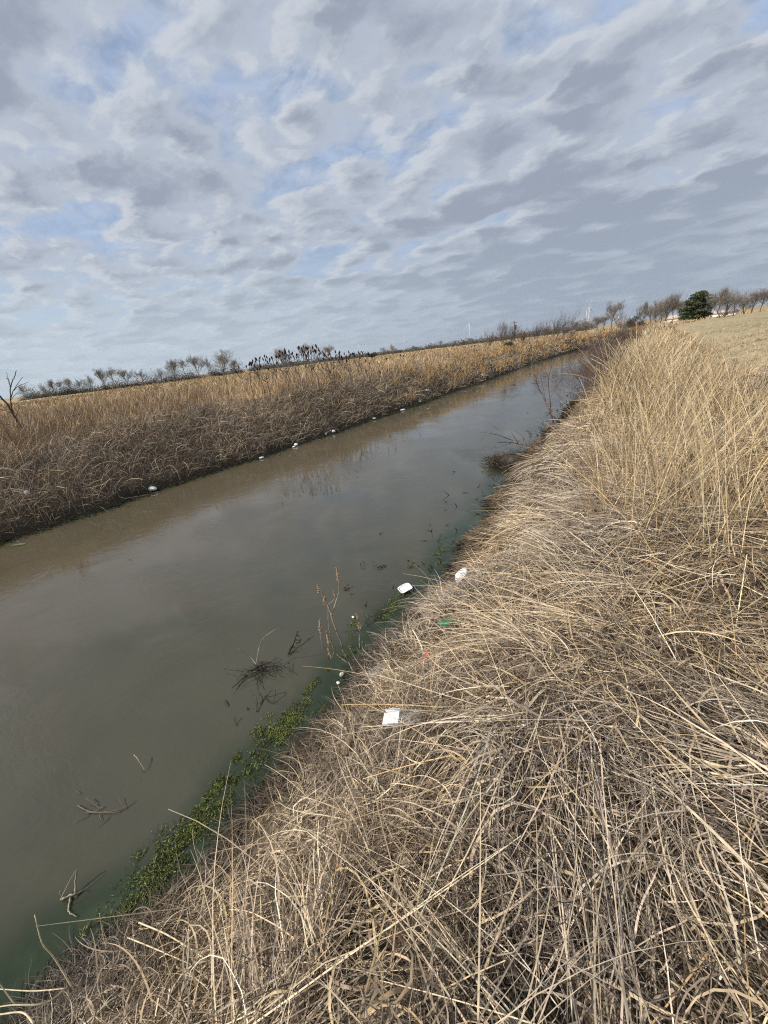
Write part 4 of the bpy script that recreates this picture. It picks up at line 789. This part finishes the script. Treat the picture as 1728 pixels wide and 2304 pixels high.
# clear crumpled wrapper
m, nt, b = mat('clear_film'); b.inputs['Base Color'].default_value = (.75, .76, .8, 1); b.inputs['Roughness'].default_value = .25; b.inputs['Alpha'].default_value = .12
nz_ = noise(nt, 40, 4, .6, objco(nt)); bump(nt, b, nz_, .8, .01)
def film(name, w, d, seed):
    u, v = np.meshgrid(np.linspace(-.5, .5, 16), np.linspace(-.5, .5, 12)); z = .05 * fbm(u * 5 + seed, v * 5, 3) ; i = np.arange(16 * 12).reshape(12, 16)
    return mesh_obj(name, np.stack([u * w + .03 * np.sin(v * 9), v * d, z], -1).reshape(-1, 3), np.stack([i[:-1, :-1], i[:-1, 1:], i[1:, 1:], i[1:, :-1]], -1).reshape(-1, 4), m)
p = SPOT['wrapper'] - np.array([.05, .0, .0]); put(film('clear_wrapper', .11, .05, 3), p, (.2, -.35, .5), 'crumpled clear plastic wrapper right of the white carton', 'wrapper')
p = SPOT['film']; put(film('plastic_film', .14, .12, 8), p, (.2, -.3, .9), 'torn translucent plastic film snagged at the bank lip', 'plastic film')
# green bottle
GB, nt, b = mat('green_plastic'); b.inputs['Base Color'].default_value = (.03, .22, .10, 1); b.inputs['Roughness'].default_value = .2; nt.links.new(ramp(nt, noise(nt, 25, 3), [(.3, (.02, .16, .07)), (.7, (.05, .28, .14))]), b.inputs['Base Color'])
p = SPOT['bottle']; p = p + np.array([0, 0, .03]); e = empty('plastic_bottle', p, 'small green plastic bottle half buried in straw', 'bottle', rz=.75); e.rotation_euler = (R(80), 0, 2.2)
V, q = lathe([(.001, 0), (.026, .001), (.029, .006), (.029, .10), (.027, .115), (.013, .145), (.012, .16), (.001, .16)], 16); mesh_obj('bottle_body', V, q, GB, e)
V, q = lathe([(.001, .158), (.0145, .158), (.0145, .175), (.013, .177), (.001, .177)], 16); mesh_obj('cap', V, q, plain('pale_cap', (.55, .65, .6), .4, .4), e)
# red scrap
u, v = np.meshgrid(np.linspace(-.5, .5, 10), np.linspace(-.5, .5, 8)); i = np.arange(80).reshape(8, 10)
th_ = u * 2.6; o = mesh_obj('red_wrapper', np.stack([np.sin(th_) * .024 * (1 + .3 * v), v * .085, np.cos(th_) * .022 + .006 * np.sin(v * 14)], -1).reshape(-1, 3), np.stack([i[:-1, :-1], i[:-1, 1:], i[1:, 1:], i[1:, :-1]], -1).reshape(-1, 4), plain('faded_red', (.42, .05, .055), .4, .4, .2, 40))
o.modifiers.new('s', 'SOLIDIFY').thickness = .001
p = SPOT['red'] + np.array([0, 0, .035]); put(o, p, (.3, -.4, -.2), 'small faded red wrapper in the straw below the green bottle', 'wrapper')
# driftwood stub
p = SPOT['wood']; t = Tubes(); c = curve([(-.085, 0, .0), (-.03, .004, .01), (.03, -.003, .012), (.09, .004, .02)], 9); t.add(c, np.array([.02, .026, .027, .026, .026, .025, .026, .024, .018]), 9)
o = t.build('driftwood', plain('weathered_wood', (.20, .155, .11), .85, .15, .4, 45, bmp=.4)); put(o, p, (0, -.15, R(100)), 'short weathered driftwood stub stuck in the bank lip', 'driftwood')
p = SPOT['stalk']; t = Tubes(); t.add(curve([(-.14, .02, 0), (0, 0, .01), (.14, -.03, .0)], 8), .0075, 6); o = t.build('bleached_stalk', plain('bleached_stalk', (.70, .64, .48), .6, .3, .1, 40)); put(o, p, (0, .2, R(-35)), 'thick bleached reed stalk left of the red wrapper', 'stalk')
for k, (x, y, r, m_, z, lab, sq) in enumerate([(762, 1537, .022, FOAM, .0, 'tiny white foam chip floating below the weed', (1, .7, .5)), (770, 1519, .03, CREAM, .0, 'cream coloured crumb beside the weed base', (1, .8, .7)), (763 * s_, 1334 * s_, .022, FOAM, 0, 'tiny white chip floating under the weed heads', (1.2, .7, .4)), (1150, 1120, .045, CREAM, .05, 'pale round foam ball at the foot of the right bank', (1, 1, 1)), (1095, 1204, .06, FOAM, .05, 'thin white scrap in the bank edge grass', (1.4, .5, .3)), (1040 * s_, 1003 * s_, .01, CREAM, 0, '', (1, 1, 1))]):
    if lab: put(lump('foam_scrap', r, m_, 300 + k, sq), onz(x, y, z), (0, 0, k * 1.3), lab, 'foam scrap')
LG = 'white foam litter along the far waterline'
for k, (x, y, r, lab, sq) in enumerate([(344, 1104, .13, 'largest white foam cup piece floating at the far bank', (1.2, .75, .55)), (590, 1032, .085, 'white foam scrap second from the left along the far bank', (1.2, .7, .45)), (667, 1003, .10, 'lumpy white foam piece third from the left along the far bank', (1.2, .8, .6)), (662, 1007, .06, 'small foam crumb touching the lumpy third piece', (1, .8, .5)), (734, 979, .07, 'narrow foam scrap just left of a rounder one on the far bank', (.6, .6, .9)), (751, 973, .10, 'round foam piece right of the narrow scrap on the far bank', (1.1, .8, .6)), (842, 943, .085, 'small foam scrap midway along the far bank', (1.1, .7, .5)), (906, 924, .14, 'flat white foam slab low in the water, far along the bank', (1.6, .7, .35)), (945, 905, .10, 'foam scrap just past the flat slab', (1.2, .7, .5)), (961, 880, .11, 'foam scrap lying higher on the far bank mud', (1.3, .7, .5)), (1086, 846, .14, 'farthest white foam scrap on the muddy far shore', (1.5, .8, .5)), (64, 1115, .07, 'tiny pale scrap in the brambles at the left edge', (.8, .8, 1.2))]):
    p = on_ground(x, y); put(lump('foam_scrap', r, FOAM, 320 + k, sq), p + [0, 0, .01], (0, 0, k * 1.1), lab, 'foam scrap', LG)
# floating leaf
th_ = np.linspace(0, 2 * math.pi, 16, endpoint=False); V = np.concatenate([np.stack([np.cos(th_) * .17, np.sin(th_) * .05 * (1 + .2 * np.cos(th_)), np.full(16, .004) + .006 * np.abs(np.sin(th_))], -1), [[0, 0, .003]]]); 
o = mesh_obj('floating_leaf', V, None, plain('leaf_green', (.13, .16, .07), .5, .3), Ft=np.array([(16, j, (j + 1) % 16) for j in range(16)])); put(o, onz(41, 1226, .004), (0, 0, .5), 'single pale green leaf floating near the far bank', 'leaf')

# ------------------------------------------------------------------ long foreground stalks over the water at lower left
G = Grass()
def stalk(pts, w, col):
    P = np.array([on_plane(q[0], q[1], onz(q[0], q[1], .6), 0) if len(q) == 2 else onz(q[0], q[1], q[2]) for q in pts]); c = curve(P, 14)
    return c, w, col
t = Tubes()
for pts, w in [([z8(400, 1260, .55), z8(290, 1080, .75), z8(225, 1000, .9), z8(185, 850, 1.05)], .006), ([z8(350, 1240, .6), z8(180, 1255, .6), z8(0, 1245, .6), z8(-80, 1240, .6)], .0055), ([z8(350, 1240, .6), z8(240, 1320, .7), z8(60, 1330, .75), z8(-60, 1350, .75)], .007), ([z8(180, 1430, .9), z8(120, 1370, .9), z8(0, 1380, .9), z8(-90, 1390, .9)], .007), ([z8(80, 1330, .7), z8(0, 1220, .8), z8(-60, 1150, .9)], .0045), ([z8(570, 1030, .4), z8(550, 960, .5), z8(530, 840, .65)], .004), ([z8(1060, 560, .25), z8(1035, 480, .35), z8(1025, 395, .45)], .004), ([z8(740, 890, .5), z8(900, 960, .6), z8(1100, 1090, .75), z8(1190, 1190, .8)], .007), ([z8(680, 970, .5), z8(850, 1040, .6), z8(1100, 1150, .7)], .006), ([z8(1210, 850, .6), z8(1080, 920, .65), z8(980, 1000, .65), z8(850, 1080, .6)], .0065), ([z8(1000, 1330, .8), z8(1300, 1150, .9), z8(1650, 950, .95)], .006)]:
    c = curve([onz(*q) for q in pts], 14); t.add(c, np.linspace(w, w * .5, 14) * .55, 5)
o = t.build('loose_straw_stalks', plain('straw_stalk', (.68, .57, .38), .6, .3, .25, 50)); tag(o, 'thick pale straw stalks poking over the water at the near lower left', 'straw', kind='stuff')

# ------------------------------------------------------------------ air
v, q = box_vq(-5200, 5200, -900, 6200, -3, 150)
m = bpy.data.materials.new('haze_air'); m.use_nodes = True; nt = m.node_tree; nt.nodes.remove(nt.nodes['Principled BSDF']); pv = nt.nodes.new('ShaderNodeVolumePrincipled')
pv.inputs['Color'].default_value = (.80, .88, 1, 1); pv.inputs['Density'].default_value = .00006; pv.inputs['Anisotropy'].default_value = .2
nt.links.new(pv.outputs[0], nt.nodes['Material Output'].inputs['Volume'])
tag(mesh_obj('haze', v, q, m, smooth=False), kind='stuff')
# ------------------------------------------------------------------ sky and sun
SUN_AZ = np.array([-.62, -.75]); SUN_EL = R(42)
sd = np.array([SUN_AZ[0], SUN_AZ[1], 0]); sd = sd / np.linalg.norm(sd) * math.cos(SUN_EL); sd[2] = math.sin(SUN_EL)
sl = bpy.data.lights.new('sun', 'SUN'); sl.energy = 4.0; sl.angle = R(1.5); sl.color = (1, .93, .82); so = bpy.data.objects.new('sun', sl); COL.objects.link(so)
so.rotation_euler = Vector(-sd).to_track_quat('-Z', 'Y').to_euler()
W = bpy.data.worlds.new('World'); S.world = W; W.use_nodes = True; nt = W.node_tree; bg = nt.nodes['Background']
sky = nt.nodes.new('ShaderNodeTexSky'); sky.sky_type = 'NISHITA'; sky.sun_disc = False; sky.sun_elevation = SUN_EL; sky.sun_rotation = math.atan2(sd[0], sd[1])
sky.air_density = 1.0; sky.dust_density = 1.5
tc = nt.nodes.new('ShaderNodeTexCoord'); dirv = tc.outputs['Generated']
sx = nt.nodes.new('ShaderNodeSeparateXYZ'); nt.links.new(dirv, sx.inputs[0])
zc = math_(nt, 'ADD', math_(nt, 'MAXIMUM', sx.outputs[2], 0.0), .19)
cu = math_(nt, 'DIVIDE', sx.outputs[0], zc); cv = math_(nt, 'DIVIDE', sx.outputs[1], zc)
def cvec(au, av, ou=0., ov=0.):
    n = nt.nodes.new('ShaderNodeCombineXYZ'); nt.links.new(math_(nt, 'ADD', math_(nt, 'MULTIPLY', cu, au), ou), n.inputs[0]); nt.links.new(math_(nt, 'ADD', math_(nt, 'MULTIPLY', cv, av), ov), n.inputs[1]); return n.outputs[0]
base_v = cvec(1.25, 1.55, 3.1, 1.7); sun_v = cvec(1.25, 1.55, 3.1 - .05, 1.7 - .05)
def clouddens(v):
    wn = nt.nodes.new('ShaderNodeTexNoise'); wn.inputs['Scale'].default_value = 3.4; wn.inputs['Detail'].default_value = 7; wn.inputs['Roughness'].default_value = .58; nt.links.new(v, wn.inputs['Vector'])
    off = nt.nodes.new('ShaderNodeVectorMath'); off.operation = 'MULTIPLY_ADD'; nt.links.new(wn.outputs['Color'], off.inputs[0]); off.inputs[1].default_value = (.34, .34, .34); nt.links.new(v, off.inputs[2])
    vo = nt.nodes.new('ShaderNodeTexVoronoi'); vo.voronoi_dimensions = '2D'; vo.feature = 'SMOOTH_F1'; vo.inputs['Scale'].default_value = 3.1; vo.inputs['Smoothness'].default_value = .8; vo.inputs['Detail'].default_value = 1.0; vo.inputs['Roughness'].default_value = .5; nt.links.new(off.outputs[0], vo.inputs['Vector'])
    f = noise(nt, 2.1, 10, .60, off.outputs[0])
    return math_(nt, 'ADD', math_(nt, 'MULTIPLY', f, .68), math_(nt, 'MULTIPLY', math_(nt, 'SUBTRACT', 1.0, vo.outputs['Distance']), .32))
na = clouddens(base_v); nb = clouddens(sun_v); nl = noise(nt, .55, 3, .5, base_v); fine = noise(nt, 7, 6, .6, base_v, .4)
BLOBS = [(1640, 40, 12, -.14), (260, 190, 6, -.04), (750, 110, 6, -.07), (1250, 130, 7, -.06), (1420, 300, 8, -.07), (110, 620, 12, -.06), (950, 310, 8, -.07), (470, 280, 7, -.05), (730, 565, 7, -.06), (1560, 180, 10, .06), (685, 262, 5, -.085), (1300, 560, 22, .08), (200, 800, 14, .02)]
bias = None
def blob(px, py, rdeg, amt):
    global bias
    d = ray(px, py); d = d / np.linalg.norm(d); n = nt.nodes.new('ShaderNodeVectorMath'); n.operation = 'DOT_PRODUCT'; nt.links.new(dirv, n.inputs[0]); n.inputs[1].default_value = [float(q) for q in d]
    v = mapr(nt, n.outputs['Value'], math.cos(R(rdeg)), 1.0, 0, amt); bias = v if bias is None else math_(nt, 'ADD', bias, v)
for b_ in BLOBS: blob(*b_)
dens = math_(nt, 'ADD', math_(nt, 'ADD', na, bias), math_(nt, 'ADD', math_(nt, 'MULTIPLY', math_(nt, 'SUBTRACT', nl, .5), .12), math_(nt, 'MULTIPLY', math_(nt, 'SUBTRACT', fine, .5), .17)))
cover = mapr(nt, dens, .27, .43)
thick = mapr(nt, dens, .39, .60)
lit = mapr(nt, math_(nt, 'SUBTRACT', na, nb), -.10, .10)
ccol = mixc(nt, thick, (.43, .475, .55), (.265, .306, .38))
ccol = mixc(nt, math_(nt, 'MULTIPLY', math_(nt, 'SUBTRACT', 1.0, lit), .28), ccol, (.258, .297, .37))
ccol = mixc(nt, math_(nt, 'MULTIPLY', math_(nt, 'MULTIPLY', mapr(nt, lit, .5, 1.0), mapr(nt, dens, .62, .40)), .8), ccol, (.50, .535, .585))
skyc = nt.nodes.new('ShaderNodeMix'); skyc.data_type = 'RGBA'; skyc.blend_type = 'MULTIPLY'; skyc.inputs[0].default_value = 1; nt.links.new(sky.outputs[0], skyc.inputs[6]); skyc.inputs[7].default_value = (.10, .10, .10, 1)
veil = mixc(nt, mapr(nt, noise(nt, 5, 6, .6, base_v, .6), .3, .7, .35, .95), skyc.outputs[2], (.37, .455, .615))
allc = mixc(nt, cover, veil, ccol)
hz = mapr(nt, sx.outputs[2], .26, .0)
lf = nt.nodes.new('ShaderNodeVectorMath'); lf.operation = 'DOT_PRODUCT'; nt.links.new(dirv, lf.inputs[0]); lf.inputs[1].default_value = [float(q) for q in -RT]
hcol = mixc(nt, mapr(nt, lf.outputs['Value'], -.45, .6), (.30, .357, .43), (.47, .56, .615))
allc = mixc(nt, math_(nt, 'MULTIPLY', hz, .72), allc, hcol)
nt.links.new(allc, bg.inputs['Color']); bg.inputs['Strength'].default_value = 1.0

S.view_settings.view_transform = 'Standard'; S.view_settings.look = 'None'; S.view_settings.exposure = 0.28; S.view_settings.gamma = 1
S.render.engine = 'CYCLES'; S.cycles.max_bounces = 6; S.cycles.diffuse_bounces = 3; S.cycles.glossy_bounces = 3; S.cycles.transparent_max_bounces = 8; S.cycles.caustics_reflective = False; S.cycles.caustics_refractive = False
S.cycles.use_denoising = False; S.cycles.pixel_filter_type = 'BLACKMAN_HARRIS'; S.cycles.filter_width = 1.15
